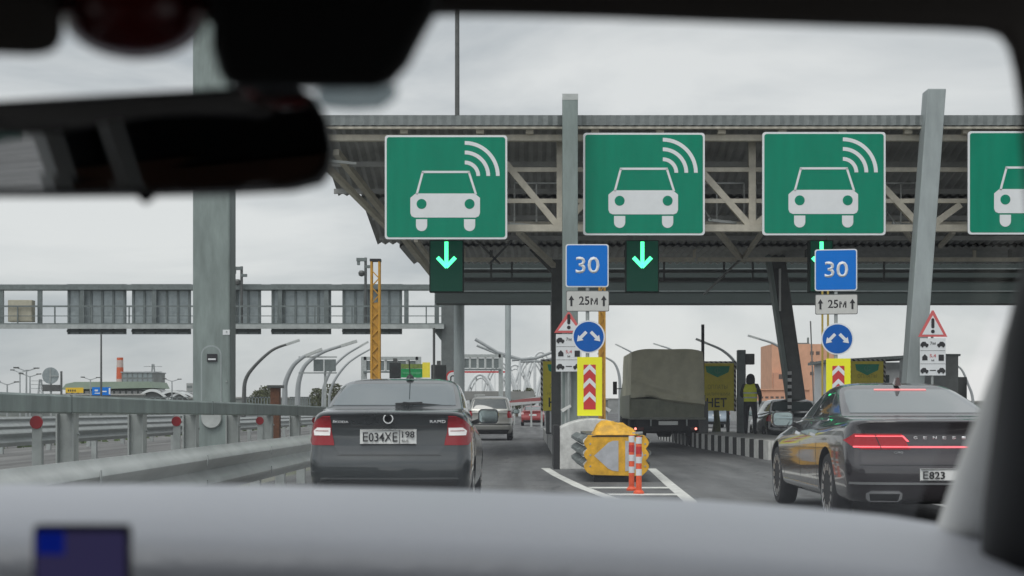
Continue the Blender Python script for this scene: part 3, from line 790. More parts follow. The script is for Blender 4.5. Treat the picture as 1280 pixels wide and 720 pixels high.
for px, lab in ((1028,'thin yellow pole left of the right round blue sign'),(1035,'thin yellow pole just behind the right round blue sign')):
    t = thing('post', lab, 'pole', (cx(px,32.5), 32.5, 0), 'thin yellow poles')
    MB().tube([(0,0,0),(0,0,cz(335,32.5))], .022, 8).build('pole', mat('mustard paint', (.45,.33,.06), .6), t, smooth=True)
    MB().box(-.08,.08,-.08,.08,0,.02).build('base_plate', galv, t)

# ------------------------------------------------------------------ centre island
ci = MB(); ci.prism_z([(.62,31.5),(1.98,31.5),(1.98,62),(.62,62)], 0, .42)
struct(ci.build('centre_island', concrete, bevel=.02))
t = thing('concrete_block', 'white concrete block with arched top behind the yellow crash cushion', 'barrier', (1.28, 29.6, 0))
x0, x1 = cx(700,29.6)-1.28, cx(786,29.6)-1.28
prof = [(x0,0),(x1,0),(x1,.72)] + [(x1+(x0-x1)*i/16, .76+.235*math.sin(math.pi*(.04+.92*i/16))**.75) for i in range(17)] + [(x0,.72)]
MB().prism(prof, 0, 1.9).build('body', concrete_w, t, bevel=.02)
MB().box(x0-.12, x0-.004, .1, 1.8, 0, .86).build('rubber_edge', rubber, t)
# crash cushion
CCY = 24.4
cc = thing('crash_cushion', 'yellow crash cushion with scalloped front and dented hood on the island nose', 'crash cushion', (1.42, CCY, 0))
def scall(w, z0, z1, n=3, d=.052):
    L = []
    N = 24
    for i in range(N+1):
        t_ = i/N; L.append((w + d*abs(math.sin(math.pi*n*t_)) - d*.4, z0+(z1-z0)*t_))
    return L
rt = scall(.49, .16, .73); lt = [(-x, z) for x, z in reversed(rt)]
MB().prism([(-.40,.12),(.40,.10)] + rt + [(.44,.76),(-.46,.76)] + lt, -.02, .06).build('front_panel', yellow_pl, cc, bevel=.008)
MB().prism([(-.36,.43),(-.13,.64),(-.06,.67),(.03,.67),(.03,.18),(-.06,.19),(-.13,.22)], -.026, -.0215).build('reflective_arrow', refl_grey, cc)
MB().prism([(.14,.67),(.36,.65),(.43,.44),(.36,.22),(.14,.18)], -.026, -.0215).build('reflective_patch', refl_grey, cc)
for sg in (-1, 1):
    for k_ in range(3):
        b = MB(); z = .20 + .19*k_
        pr = [(sg*.0,z),(sg*.09,z+.06),(sg*.09,z+.11),(0,z+.17),(sg*-.02,z+.17),(sg*.065,z+.105),(sg*.065,z+.065),(sg*-.02,z)]
        rings = [[(sg*.47+u+ox, y, h) for u, h in pr] for y, ox in ((.08,0),(1.3,-.05*0-sg*0),(1.32,sg*.035),(4.2,sg*.045))]
        b.loft(rings).build('side_fin', mat('weathered steel fins', (.17,.19,.19), .55, .3, var=.35, scale=7), cc)
b = MB(); b.box(-.44,.44,.1,4.0,.72,.77); b.build('top_plate', dark_steel, cc, bevel=.01)
b = MB(); N = 12   # crumpled hood
hd = bmesh.new()
g = bmesh.ops.create_grid(hd, x_segments=9, y_segments=7, size=1)
rh = random.Random(4)
for v in hd.verts:
    u, w_ = v.co.x, v.co.y
    f_ = max(0, 1-abs(u)**2.4)*max(0, 1-abs(w_)**2.2)
    v.co = Vector((-.01+u*.36+.03*math.sin(5*w_), .34+w_*.38, .765 + .21*f_**.5*(1-.32*u+rh.uniform(-.10,.10))))
me = bpy.data.meshes.new('hood'); hd.to_mesh(me); hd.free()
o = link_mesh('hood', me, yellow_pl, cc)
so = o.modifiers.new('s', 'SOLIDIFY'); so.thickness = .012
for bx in (-.42, .46):
    for bz in (.26, .44, .62): MB().lathe([(.014,-.028),(.016,-.022),(.016,-.0205)], 8, 'Y', (bx, 0, bz)).build('bolt', galv, cc)
MB().box(-.40,.42,-.028,-.0205,.735,.752).build('hood_slit', rubber, cc)  # black strip marking the slit under the hood
MB().bar((.30,.05,.80),(.43,.3,.80), .03).build('handle', galv, cc); MB().bar((.25,.0,.79),(.42,-.0,.80), .025).build('handle', galv, cc)
b = MB(); b.prism([(-.3,.80),(-.22,.90),(-.10,.86),(-.18,.80)], -.03,-.02)
MB().box(-.36,.36,.1,.5,0,.115).build('foot', rubber, cc, bevel=.01); MB().box(-.30,.36,1.6,4.0,0,.2).build('foot', rubber, cc, bevel=.01)
# delineator posts
def delin(px, pb, Y, lab):
    t = thing('delineator_post', lab, 'bollard', (cx(px,Y), Y, 0), 'orange delineator posts')
    h = .80
    MB().lathe([(.075,0),(.075,.03),(.05,.06)], 16).build('foot', orange_pl, t, smooth=True)
    MB().lathe([(.041,.03),(.039,h-.02),(.028,h)], 16).build('tube', orange_pl, t, smooth=True)
    for z in (.26,.43,.70): MB().lathe([(.0425,z),(.0425,z+.09)], 16).build('white_band', sign_white, t, smooth=True)
    MB().lathe([(.0425,.56),(.0425,.66)], 16).build('red_band', sign_red, t, smooth=True)
delin(789.5, 613, 21.9, 'orange and white flexible post, left one in front of the crash cushion')
delin(798.5, 618, 21.0, 'orange and white flexible post, right one in front of the crash cushion')

# right island
ri = MB(); ri.prism_z([(5.62,35.2),(7.1,35.2),(7.1,60),(5.2,60),(5.2,46)], 0, .43)
struct(ri.build('right_island', concrete, bevel=.01))
kb = thing('striped_kerb', 'black and white striped concrete kerb of the right island', 'kerb', (5.57, 35.1, 0))
ks = stripe_mat('kerb stripes', (.62,.62,.60), (.03,.03,.03), 1.2, 'Y', .5, .85)
b = MB(); b.prism_z([(-.02,0),(.05,0),(-.36,11),(-.36,25),(-.43,25),(-.43,11)], 0, .45); b.build('kerb_face', ks, kb)
b = MB(); b.prism_z([(.052,-.07),(1.5,-.07),(1.5,0.08),(.052,0.08)], 0, .45); b.build('kerb_end', stripe_mat('kerb end stripes', (.62,.62,.60), (.03,.03,.03), .5, 'X', .5, .85), kb)

# ochre boards
def board(cxp, Y, lab, zb=1.13, zt_=2.70, w=1.08):
    t = thing('payment_board', lab, 'sign board', (cx(cxp,Y), Y, 0), 'ochre payment boards')
    MB().box(-w/2,w/2,0,.04,zb,zt_).build('panel', board_yellow, t)
    sm = MATS.get('frame stripes') or stripe_mat('frame stripes', (.55,.54,.50), (.03,.03,.03), .16, 'Z', .5, .6, slant=1.0)
    MB().box(-w/2-.07,-w/2-.003,-.02,.05,zb-.02,zt_+.06).build('striped_frame', sm, t)
    MB().box(w/2+.003,w/2+.07,-.02,.05,zb-.02,zt_+.06).build('striped_frame', sm, t)
    MB().box(-w/2,w/2,-.02,.05,zt_+.003,zt_+.06).build('striped_frame', sm, t)
    MB().prism([(-.40,zt_-.10),(.40,zt_-.10),(.36,zt_-.30),(.0,zt_-.47),(-.36,zt_-.30)], -.006,-.001).build('emblem', board_green, t)
    b = MB(); b.arc(0, zt_-.24, .075, .10, 20, 340, -.011,-.0065, 16); b.box(-.012,.012,-.011,-.0065,zt_-.36,zt_-.14)
    b.build('emblem_ring', mat('pale emblem green', (.08,.34,.22), .5), t)
    text('ОПЛАТЫ', -.32,.32, zb+.72, zb+.86, -.005, board_ink, 'lettering', t)
    text('НАЛИЧНЫМИ', -.40,.40, zb+.50, zb+.60, -.005, board_ink, 'lettering', t)
    text('НЕТ', -.36,.30, zb+.12, zb+.42, -.008, mat('dark lettering', (.03,.04,.02), .5), 'large_lettering', t, bold=.02)
    MB().box(-.40,-.30,.042,.12,.0,zt_).build('leg', dark_steel, t); MB().box(.30,.40,.042,.12,0,zt_).build('leg', dark_steel, t)
board(700, 48, 'ochre cash notice board partly hidden behind the centre post')
board(897, 50, 'ochre board reading НЕТ beside the army truck')
board(1084, 50.5, 'ochre board peeping above the roof of the black limousine', zb=1.5, zt_=2.78)

# signal pole, barrier, etc. on right island
t = thing('signal_pole', 'grey square pole with small signal head behind the yellow vest', 'signal pole', (cx(926.5,48), 48, .43))
MB().box(-.13,.13,-.13,.13,0,2.62).build('shaft', frame_grey, t, bevel=.02)
MB().cbox((.26,-.05,2.33),(.28,.25,.34)).build('signal_head', dark_steel, t, bevel=.02)
MB().box(.13,.16,-.05,.05,2.28,2.36).build('arm', galv, t)
t = thing('pole', 'thin black upright barrier arm beside the army truck', 'pole', (cx(878.5,47.5), 47.5, .43))
MB().box(-.045,.045,-.045,.045,0,3.4).build('arm', black_ink, t); MB().box(-.15,.15,-.15,.15,0,1.0).build('barrier_box', dark_steel, t, bevel=.02)
t = thing('striped_pole', 'black and white checked pole beside the leaning canopy column', 'pole', (cx(987,45), 45, .0))
MB().tube([(0,0,0),(0,0,2.3)], .06, 10).build('shaft', stripe_mat('pole stripes', (.6,.6,.6), (.02,.02,.02), .2, 'Z', .5), t)
MB().box(-.12,.12,-.12,.12,0,.03).build('base_plate', galv, t)
t = thing('tree_trunk_post', 'olive green wooden support post under the НЕТ board', 'post', (cx(895.5,49.4), 49.4, .43))
MB().tube([(0,0,0),(.02,0,.4),(-.01,0,.72)], [.15,.10,.09], 10).build('post', mat('olive paint', (.12,.14,.05), .8, 0, var=.3), t)
MB().box(-.2,.2,-.2,.2,0,.02).build('base_plate', galv, t)

# toll booth buildings right
t = thing('toll_booth', 'pale grey toll booth with sloping roof behind the black limousine', 'booth', (cx(1115,54), 54, 0))
hw = 1.15
MB().prism_x([(0,0),(3,0),(3,2.85),(0,2.85)], -2.2, .95).build('wall', mat('pale booth grey', (.62,.64,.66), .6, 0, var=.12), t)
b = MB(); b.prism([(-2.4,2.83),(1.0,3.0),(1.0,3.12),(-2.4,2.93)], -.25, 3.2); b.build('roof', frame_grey, t)
MB().box(-1.9,-.1,-.012,-.002,1.2,2.4).build('window', mat('booth glass', (.04,.06,.06), .1), t)
t = thing('service_building', 'mid-grey flat service block behind the leaning right post', 'building', (cx(1172,50), 50, 0))
gm = mat('block grey', (.27,.285,.29), .6, 0, var=.2)
MB().box(-.62,.68,0,2.6,0,2.93).build('wall', gm, t); MB().box(.685,1.05,.3,2.2,0,2.25).build('annexe', mat('dark annexe', (.13,.14,.145), .6), t)
MB().box(-.68,.74,-.06,2.66,2.93,3.0).build('roof_edge', frame_grey, t)

# white lamp heads on the block posts
for px, lab in ((707,'white hooded lamp on the left side of the centre post'), (758,'white hooded lamp on the right side of the chevron panel')):
    sg = -1 if px < 720 else 1
    t = thing('hooded_lamp', lab, 'lamp', W(px, 512, 33.4), 'hooded lamps of the centre island')
    MB().prism([(-.11,0),(.10*1,.11),(.13,.07),(-.06,-.06)] if sg < 0 else [(.11,0),(-.10,.11),(-.13,.07),(.06,-.06)], 0, .2).build('hood', white_pl, t)
    MB().box(-.02,.02,.08,.12,-.75,.02).build('stem', galv, t)
# grey cabinet behind column
t = thing('reader_cabinet', 'grey card reader cabinet standing behind the centre post', 'cabinet', (cx(714,36.5), 36.5, .42))
MB().box(-.24,.24,0,.4,0,1.75).build('body', galv, t, bevel=.03); MB().box(-.13,.13,-.012,0,1.1,1.5).build('screen', led_black, t)
t = thing('reader_cabinet', 'dark reader cabinet under the left ochre board', 'cabinet', (cx(689,47), 46.6, .42))
MB().box(-.17,.25,0,.4,0,.72).build('body', dark_steel, t, bevel=.03); MB().box(-.05,0,-.012,0,.05,.7).build('edge_strip', white_pl, t)

# ------------------------------------------------------------------ cars
def paint(name, c, metal=.55, rough=.28, coat=1.0, dirt=.12):
    m = mat(name, c, rough, metal, var=dirt, scale=1.3, coat=coat)
    return m
def glass(name, c=(.035,.045,.047), r=.03):
    if name in MATS: return MATS[name]
    m = mat(name, c, r, 0, coat=1.0, spec=1.0)
    return m
glass_dk = glass('tinted window glass'); glass_lt = glass('pale rear window glass', (.085,.11,.115))
trim_blk = mat('black trim', (.02,.021,.022), .45, 0)
light_red = mat('red lamp lens', (.27,.004,.010), .25, 0, coat=.4, spec=.3)
light_lit = mat('lit red lamp', (.8,.05,.06), .2, emit=(1,.14,.17), estr=1.1)
light_glow = mat('glowing red lens', (.26,.004,.010), .3, emit=(1,.02,.04), estr=.06, coat=.3, spec=.3)
light_white = mat('white lamp lens', (.78,.76,.76), .2, 0, coat=1, emit=(1,.9,.9), estr=.12)

def smooth_me(me, a=40):
    me.polygons.foreach_set('use_smooth', [True]*len(me.polygons)); me.set_sharp_from_angle(angle=R(a))

def car_shell(keys, wheels, wr, m):
    """plan outlines stacked from sill to roof, rounded, with wheel openings cut out"""
    def ring(k):
        zr, zf, w, yr, yf, b, a, c, af, cf = k
        L = []
        for i in range(9):
            x = (w-a)*i/9; L.append((x, yr + b*(x/w)**2))
        yb = yr + b*((w-a)/w)**2
        for i in range(8):
            t = math.pi/2*i/8; L.append((w-a+a*math.sin(t), yb + c*(1-math.cos(t))))
        y0 = yb + c; yfb = yf - .08*((w-af)/w)**2; y1 = yfb - cf
        for i in range(22): L.append((w, y0+(y1-y0)*i/22))
        for i in range(8):
            t = math.pi/2*i/8; L.append((w-af+af*math.cos(t), y1 + cf*math.sin(t)))
        for i in range(9):
            x = (w-af)*(1-i/9); L.append((x, yf - .08*(x/w)**2))
        L.append((0, yf))
        full = L + [(-x, y) for x, y in reversed(L[1:-1])]
        out = []
        for x, y in full:
            t = min(max((y-yr)/(yf-yr), 0), 1)
            tap = 1 - .035*max(0, 1-(y-yr)/1.2)**2 - .05*max(0, 1-(yf-y)/1.1)**2
            out.append((x*tap, y, zr + (zf-zr)*t))
        return out
    b = MB(); b.loft([ring(k) for k in keys])
    me = bpy.data.meshes.new('shell'); me.from_pydata(b.v, [], b.f)
    bm = bmesh.new(); bm.from_mesh(me); bmesh.ops.recalc_face_normals(bm, faces=bm.faces); bm.to_mesh(me); bm.free()
    o = bpy.data.objects.new('shell', me); col.objects.link(o); me.materials.append(m); me.materials.append(rubber)
    s = o.modifiers.new('s', 'SUBSURF'); s.levels = 2; s.render_levels = 2
    dg = bpy.context.evaluated_depsgraph_get(); dg.update()
    full = bpy.data.meshes.new_from_object(o.evaluated_get(dg))
    bv = BVHTree.FromPolygons([v.co for v in full.vertices], [tuple(p.vertices) for p in full.polygons])
    wmax = max(k[2] for k in keys)
    cut = MB()
    for y in wheels:
        for sg in (-1, 1):
            x0, x1 = (wmax-.28, wmax+.1) if sg > 0 else (-wmax-.1, -wmax+.28)
            cut.lathe([(wr+.06, x0), (wr+.06, x1)], 40, 'X', (0, y, wr))
    c = cut.build('cut', rubber)
    o.modifiers.remove(s)
    o2 = bpy.data.objects.new('full', full); col.objects.link(o2)
    bo = o2.modifiers.new('b', 'BOOLEAN'); bo.operation = 'DIFFERENCE'; bo.object = c; bo.solver = 'EXACT'
    try: bo.material_mode = 'TRANSFER'
    except Exception: pass
    dg.update(); dg = bpy.context.evaluated_depsgraph_get()
    res = bpy.data.meshes.new_from_object(o2.evaluated_get(dg))
    for q in (o, c, o2): bpy.data.objects.remove(q)
    smooth_me(res, 38)
    return res, bv

def patch(bv, axis, rows, name, m, parent, off=.004, nu=14, sub=4, depth=.02, mirror=False):
    """thin panel lying on the body; rows of (height, u0, u1) seen along the axis"""
    dirs = {'rear': Vector((0,1,0)), 'front': Vector((0,-1,0)), 'right': Vector((-1,0,0)), 'left': Vector((1,0,0)), 'top': Vector((0,0,-1))}
    d = dirs[axis]
    R_ = []
    for i in range(len(rows)-1):
        for k in range(sub):
            t = k/sub; R_.append([rows[i][j]+(rows[i+1][j]-rows[i][j])*t for j in range(3)])
    R_.append(list(rows[-1]))
    F, B = [], []
    for v, u0, u1 in R_:
        for i in range(nu+1):
            u = u0+(u1-u0)*i/nu
            o = {'rear': Vector((u,-4,v)), 'front': Vector((u,12,v)), 'right': Vector((4,u,v)), 'left': Vector((-4,u,v)), 'top': Vector((u,v,4))}[axis]
            h = bv.ray_cast(o, d)
            if h[0] is None: p, nn = bv.find_nearest(o + d*4)[:2]
            else: p, nn = h[0], h[1]
            if nn.dot(d) > 0: nn = -nn
            F.append(p + nn*off); B.append(p - nn*depth)
    nr = len(R_); nc = nu+1; fs = []
    K = len(F)
    for i in range(nr-1):
        for j in range(nu): fs.append((i*nc+j, i*nc+j+1, (i+1)*nc+j+1, (i+1)*nc+j))
    bd = [j for j in range(nc)] + [i*nc+nu for i in range(1, nr)] + [(nr-1)*nc+j for j in range(nu-1, -1, -1)] + [i*nc for i in range(nr-2, 0, -1)]
    for a, c in zip(bd, bd[1:]+bd[:1]): fs.append((a, c, c+K, a+K))
    return MB().add(F+B, fs).build(name, m, parent, smooth=True, sharp=50)

def wheel(parent, x, y, r, w, rimr, spokes=10, style=0):
    sg = 1 if x > 0 else -1
    o = bpy.data.objects.new('wheel', None); col.objects.link(o); o.parent = parent; o.location = (x, y, r); o.empty_display_size = .1
    MB().lathe([(rimr,-w/2),(r-.03,-w/2),(r-.005,-w/2+.03),(r,-w/2+.06),(r,w/2-.06),(r-.005,w/2-.03),(r-.03,w/2),(rimr,w/2),(rimr-.02,w/2-.02),(rimr-.02,-w/2+.02)], 40, 'X').build('tyre', rubber, o, smooth=True)
    b = MB(); xo = sg*w/2
    b.lathe([(rimr-.03, xo-sg*.03),(rimr+.004, xo+sg*.004),(rimr+.004, xo-sg*.015),(rimr-.03, xo-sg*.12)], 40, 'X')
    b.lathe([(.0, xo-sg*.005),(.07, xo-sg*.005),(.075, xo-sg*.04),(0,xo-sg*.04)], 20, 'X')
    for k in range(spokes):
        a = 2*math.pi*k/spokes; ca, sa = math.cos(a), math.sin(a)
        for off_ in ((0,) if style == 0 else (-.07, .07)):
            c2, s2 = math.cos(a+off_), math.sin(a+off_)
            b.bar((xo-sg*.02, ca*.06, sa*.06), (xo-sg*.012, c2*(rimr-.01), s2*(rimr-.01)), .028 if style else .035, .03, up=(1,0,0))
    b.build('rim', rim_m, o, smooth=False)
    MB().lathe([(0, xo-sg*.10),(rimr-.03, xo-sg*.10),(rimr-.03, xo-sg*.12),(0, xo-sg*.12)], 24, 'X').build('brake_disc', dark_steel, o)
    return o

def std_keys(L, w, h, zb, zh, yrw, yrr, yfr, yws, gw, rw, lip=.03, hatch=False):
    B = .10
    k = [(.22,.22,w-.10,.14,L-.18,B,.22,.25,.3,.4),
         (.30,.27,w-.03,.05,L-.06,B,.20,.24,.3,.4),
         (.46,.44,w-.012,.0,L,B,.18,.22,.3,.42),
         (.64,.58,w,.005,L-.01,B,.18,.22,.3,.45),
         (.70,.63,w,.04,L-.05,B,.18,.22,.3,.48),
         (.88,.72,w-.004,.075,L-.10,B,.18,.26,.3,.5),
         (zb-.07,.81,w-.03,.075,L-.22,B,.18,.28,.32,.5),
         (zb-.02,.85,w-.06,lip,L-.34,B,.18,.28,.34,.5),
         (zb+.005,.88,w-.085,lip+.05,L-.5,B,.18,.28,.34,.5)]
    if hatch:
        k += [(zb+.02, zh, gw+.02, yrw, yws, .06,.12,.16,.2,.2)]
    else:
        k += [(zb+.018, zh-.02, w-.12, yrw*.5, yws+.25, .06,.16,.2,.3,.3),
              (zb+.024, zh, gw+.03, yrw-.06, yws+.04, .06,.14,.2,.22,.22),
              (zb+.035, zh+.01, gw, yrw, yws, .06,.14,.18,.2,.2)]
    za = zb+.035; 
    for t in (.33, .66):
        k.append((za+(h-.07-za)*t, zh+(h-.09-zh)*t, gw+(rw+.03-gw)*t**1.2, yrw+(yrr-yrw)*t, yws+(yfr-yws)*t, .06,.13,.16,.2,.2))
    k += [(h-.07,h-.09, rw+.03, yrr, yfr, .05,.14,.18,.2,.2),
          (h-.025,h-.035, rw-.05, yrr+.18, yfr-.12, .05,.16,.2,.2,.2),
          (h-.004,h-.006, rw*.6, yrr+.45, yfr-.35, .03,.14,.2,.2,.2)]
    return k

def mirror(parent, x, y, z, m, sg, s=1.0):
    b = MB(); b.prism(rrect(-.12*s,.12*s,-.085*s,.085*s,.05*s), 0, .03)
    o = MB().loft([[(px_*k_ + 0, yy, pz*k_) for px_, pz in rrect(-.12*s,.12*s,-.085*s,.085*s,.05*s)] for yy, k_ in ((0,1),(.05,1.04),(.12,.85),(.16,.4))]).build('door_mirror', m, parent, smooth=True, loc=(x+sg*.16*s, y, z))
    MB().prism(rrect(-.105*s,.105*s,-.072*s,.072*s,.04*s), -.006, -.001).build('mirror_glass', mat('mirror glass', (.35,.42,.42), .05, .9), o)
    MB().bar((-sg*.10*s,.06,-.05*s), (-sg*.22*s,.08,-.09*s), .05).build('mirror_arm', trim_blk, o)

def make_car(name, label, loc, P, group=None, rz=0):
    t = thing(name, label, 'car', loc, group, rz)
    me, bv = car_shell(P['keys'], P['axles'], P['wr'], P['paint'])
    body = link_mesh('body', me, None, t)
    for y in P['axles']:
        for sg in (-1, 1):
            wheel(t, sg*(P['w']-.125), y, P['wr'], .21, P['rim'], P.get('spokes', 10), P.get('style', 0))
    return t, bv

# ---- dark grey liftback
SK = (cx(485.5,15.4), 15.4, 0)
paint_dk = paint('dark grey car paint', (.028,.034,.037), .25, .30)
L = 4.45
keys = std_keys(L, .853, 1.53, 1.15, 1.05, .50, 1.35, 2.45, 3.25, .74, .62, lip=.0)
t, bv = make_car('grey_sedan', 'dark grey sedan with white plate and red tail lamps ahead in the left lane', SK,
                 dict(keys=keys, axles=(.86, 3.46), wr=.31, rim=.20, w=.853, paint=paint_dk, spokes=10))
patch(bv, 'rear', [(1.215,-.65,.65),(1.32,-.625,.625),(1.425,-.585,.585),(1.45,-.53,.53)], 'rear_window', glass_lt, t, nu=24)
for sg, ax in ((-1,'left'),(1,'right')):
    patch(bv, ax, [(1.19,1.35,3.0),(1.30,1.45,2.78),(1.44,1.65,2.45)], 'side_window', glass_dk, t, nu=20)
patch(bv, 'front', [(1.14,-.66,.66),(1.28,-.6,.6),(1.42,-.52,.52)], 'windscreen', glass_dk, t)
for sg in (-1, 1):
    rows = [(.805,.56,.79),(.85,.565,.825),(.95,.59,.83),(1.0,.59,.81),(1.06,.595,.755),(1.105,.60,.68)]
    rows = [(z, a*sg, c*sg) for z, a, c in rows]
    tl = patch(bv, 'rear', rows, 'tail_light', light_red, t, off=.012)
    patch(bv, 'rear', [(.905,.605*sg,.765*sg),(.95,.60*sg,.775*sg),(.985,.60*sg,.735*sg)], 'reversing_lens', light_white, tl, off=.016, nu=8)
    patch(bv, 'rear', [(.948,.62*sg,.75*sg),(.955,.62*sg,.75*sg)], 'lens_line', light_red, tl, off=.019, nu=8, sub=1)
# boot seams, recess, bumper
seam = trim_blk
for rows, nm in (([(1.106,-.60,.60),(1.111,-.60,.60)],'seam'),([(.990,-.575,.575),(1.008,-.58,.58)],'boot_recess'),
                 ([(.700,-.53,.53),(.708,-.53,.53)],'seam')):
    patch(bv, 'rear', rows, nm, seam, t, off=.003, sub=1, nu=30)
patch(bv, 'rear', [(.715,-.50,.50),(.80,-.565,.565)], 'boot_recess', mat('boot panel grey', (.045,.05,.053), .3, .3, coat=1), t, off=.003, nu=24)  # flat grey patch marking the recessed lower boot panel
patch(bv, 'rear', [(.27,-.62,.62),(.40,-.68,.68),(.44,-.70,.70)], 'lower_bumper', trim_blk, t, off=.006, nu=24)
patch(bv, 'rear', [(.462,-.70,.70),(.477,-.70,.70)], 'bumper_glint', mat('bumper highlight', (.14,.15,.155), .2, .6, coat=1), t, off=.008, nu=24, sub=1)  # pale strip painting the reflected light along the lower bumper
pl = patch(bv, 'rear', [(.815,-.292,.278),(.97,-.292,.278)], 'number_plate', plate_w, t, off=.02, nu=2, sub=1)
yp = min(v.co.y for v in pl.data.vertices)
text('Е034ХЕ', -.262, .09, .845, .94, yp-.008, black_ink, 'characters', pl, th=.006, bold=.01)
text('198', .135, .262, .885, .95, yp-.008, black_ink, 'characters', pl, th=.006, bold=.01)
text('RUS', .135, .20, .84, .865, yp-.008, black_ink, 'characters', pl, th=.006)
b = MB(); b.box(.105,.110, yp-.006, yp+.01, .825,.96); b.box(-.289,.275,yp-.006,yp+.01,.818,.823); b.box(-.289,.275,yp-.006,yp+.01,.962,.967)
b.build('plate_border', black_ink, pl)
h0 = bv.ray_cast(Vector((0,-4,1.075)), Vector((0,1,0)))[0]
em = MB().lathe([(.052,-.02),(.052,.0),(.040,.0),(.040,-.02)], 24, 'Y', (-.005, h0.y-.006, 1.078)).build('emblem', chrome, t)
MB().lathe([(0,-.012),(.04,-.012),(.04,.0),(0,.0)], 24, 'Y', (-.005, h0.y-.006, 1.078)).build('emblem_disc', trim_blk, em)
b = MB(); y_ = h0.y-.024; b.prism([(-.030,1.068),(-.005,1.060),(.018,1.068),(.024,1.082),(.010,1.078),(.016,1.100),(-.004,1.106),(.000,1.082),(-.022,1.090)], y_, y_+.006)
badge_m = mat('bright badge', (.75,.76,.78), .35, .3)
b.build('emblem_arrow', badge_m, em)
for s_, a, c in (('ŠKODA', -.575,-.415),('RAPID', .415,.575)):
    hh = min(bv.ray_cast(Vector((q,-4,1.05)), Vector((0,1,0)))[0].y for q in (a, c, (a+c)/2))
    text(s_, a, c, 1.033, 1.062, hh-.006, badge_m, 'badge_lettering', t, th=.03, bold=.01)
# wiper and aerial
w0 = bv.ray_cast(Vector((.03,-4,1.22)), Vector((0,1,0)))[0]
MB().bar((.02,w0.y-.02,1.215),(.30,w0.y+.02,1.228),.03,.05).bar((.10,w0.y-.03,1.245),(.57,w0.y+.05,1.21),.016).build('wiper', trim_blk, t)
MB().lathe([(.045,0),(.035,.03),(.01,.05)], 12, 'Z', (.10,1.55,1.515)).tube([(.10,1.55,1.55),(.10,1.40,1.72)], .006, 6).build('aerial', trim_blk, t)
for sg in (-1, 1): mirror(t, sg*.78, 2.75, 1.09, paint_dk, sg)

# ---- black limousine
GN = (4.03, 14.6, 0)
paint_bk = paint('black brown car paint', (.030,.026,.030), .3, .25)
L = 5.2
keys = std_keys(L, .957, 1.475, 1.075, 1.02, .95, 1.95, 3.0, 3.75, .80, .60, lip=.02)
t, bv = make_car('black_limousine', 'black limousine with full-width lit red light bar in the right lane', GN,
                 dict(keys=keys, axles=(1.13, 4.29), wr=.365, rim=.262, w=.957, paint=paint_bk, spokes=14, style=1))
patch(bv, 'rear', [(1.135,-.70,.70),(1.25,-.66,.66),(1.36,-.60,.60),(1.385,-.56,.56)], 'rear_window', glass_lt, t, nu=24)
hb = patch(bv, 'rear', [(1.374,-.28,.28),(1.384,-.28,.28)], 'high_brake_light', mat('high brake lamp', (.6,.1,.1), .3, emit=(1,.45,.45), estr=.42), t, off=.012, sub=1)
for sg, ax in ((-1,'left'),(1,'right')):
    sw = patch(bv, ax, [(1.09,1.75,3.42),(1.20,1.85,3.22),(1.345,2.1,2.88)], 'side_window', glass_dk, t, nu=24)
    patch(bv, ax, [(1.085,2.62,2.70),(1.34,2.50,2.56)], 'door_pillar', trim_blk, t, off=.008, nu=2)
    patch(bv, ax, [(1.055,1.55,3.62),(1.072,1.55,3.62)], 'chrome_strip', chrome, t, off=.008, nu=30, sub=1)
    patch(bv, ax, [(.33,1.6,3.8),(.352,1.6,3.8)], 'chrome_strip', chrome, t, off=.008, nu=30, sub=1)
    for y in (1.62, 2.60, 3.68):
        patch(bv, ax, [(.34,y,y+.008),(1.05,y+.06,y+.068)], 'door_gap', trim_blk, t, off=.002, nu=1, sub=6)
    for y in (1.95, 2.95):
        patch(bv, ax, [(.885,y,y+.20),(.915,y,y+.20)], 'door_handle', chrome, t, off=.03, nu=6, sub=1)
    patch(bv, ax, [(.78,4.72,4.84),(.83,4.70,4.84)], 'wing_vent', chrome, t, off=.006, nu=4, sub=1)
patch(bv, 'front', [(1.10,-.7,.7),(1.22,-.64,.64),(1.36,-.56,.56)], 'windscreen', glass_dk, t)
for sg in (-1, 1):
    rows = [(.785,.34,.80),(.82,.36,.88),(.87,.385,.925),(.935,.42,.85)]
    tl = patch(bv, 'rear', [(z, a*sg, c*sg) for z, a, c in rows], 'tail_light', light_glow, t, off=.010)
    patch(bv, 'rear', [(.907,.40*sg,.84*sg),(.917,.42*sg,.84*sg)], 'light_strip', light_lit, tl, off=.018, sub=1, nu=16)
    patch(bv, 'rear', [(.802,.36*sg,.86*sg),(.814,.36*sg,.86*sg)], 'light_strip', light_lit, tl, off=.018, sub=1, nu=16)
    patch(bv, 'rear', [(.86,.35*sg,.37*sg),(.918,.405*sg,.425*sg)], 'light_strip', light_lit, tl, off=.018, sub=3, nu=1)
    patch(bv, 'rear', [(.79,.61*sg,.618*sg),(.93,.665*sg,.673*sg)], 'lens_line', trim_blk, tl, off=.020, sub=4, nu=1)
    ex = patch(bv, 'rear', [(.285,.45*sg,.72*sg),(.315,.42*sg,.755*sg),(.365,.42*sg,.76*sg),(.385,.45*sg,.72*sg)], 'exhaust_trim', chrome, t, off=.012)
    patch(bv, 'rear', [(.30,.455*sg,.715*sg),(.36,.445*sg,.73*sg)], 'exhaust_opening', rubber, ex, off=.018)
patch(bv, 'rear', [(.800,-.36,.36),(.815,-.36,.36)], 'light_bar', light_lit, t, off=.012, sub=1, nu=24)
patch(bv, 'rear', [(.448,-.90,.90),(.468,-.90,.90)], 'chrome_strip', rim_m, t, off=.01, sub=1, nu=40)
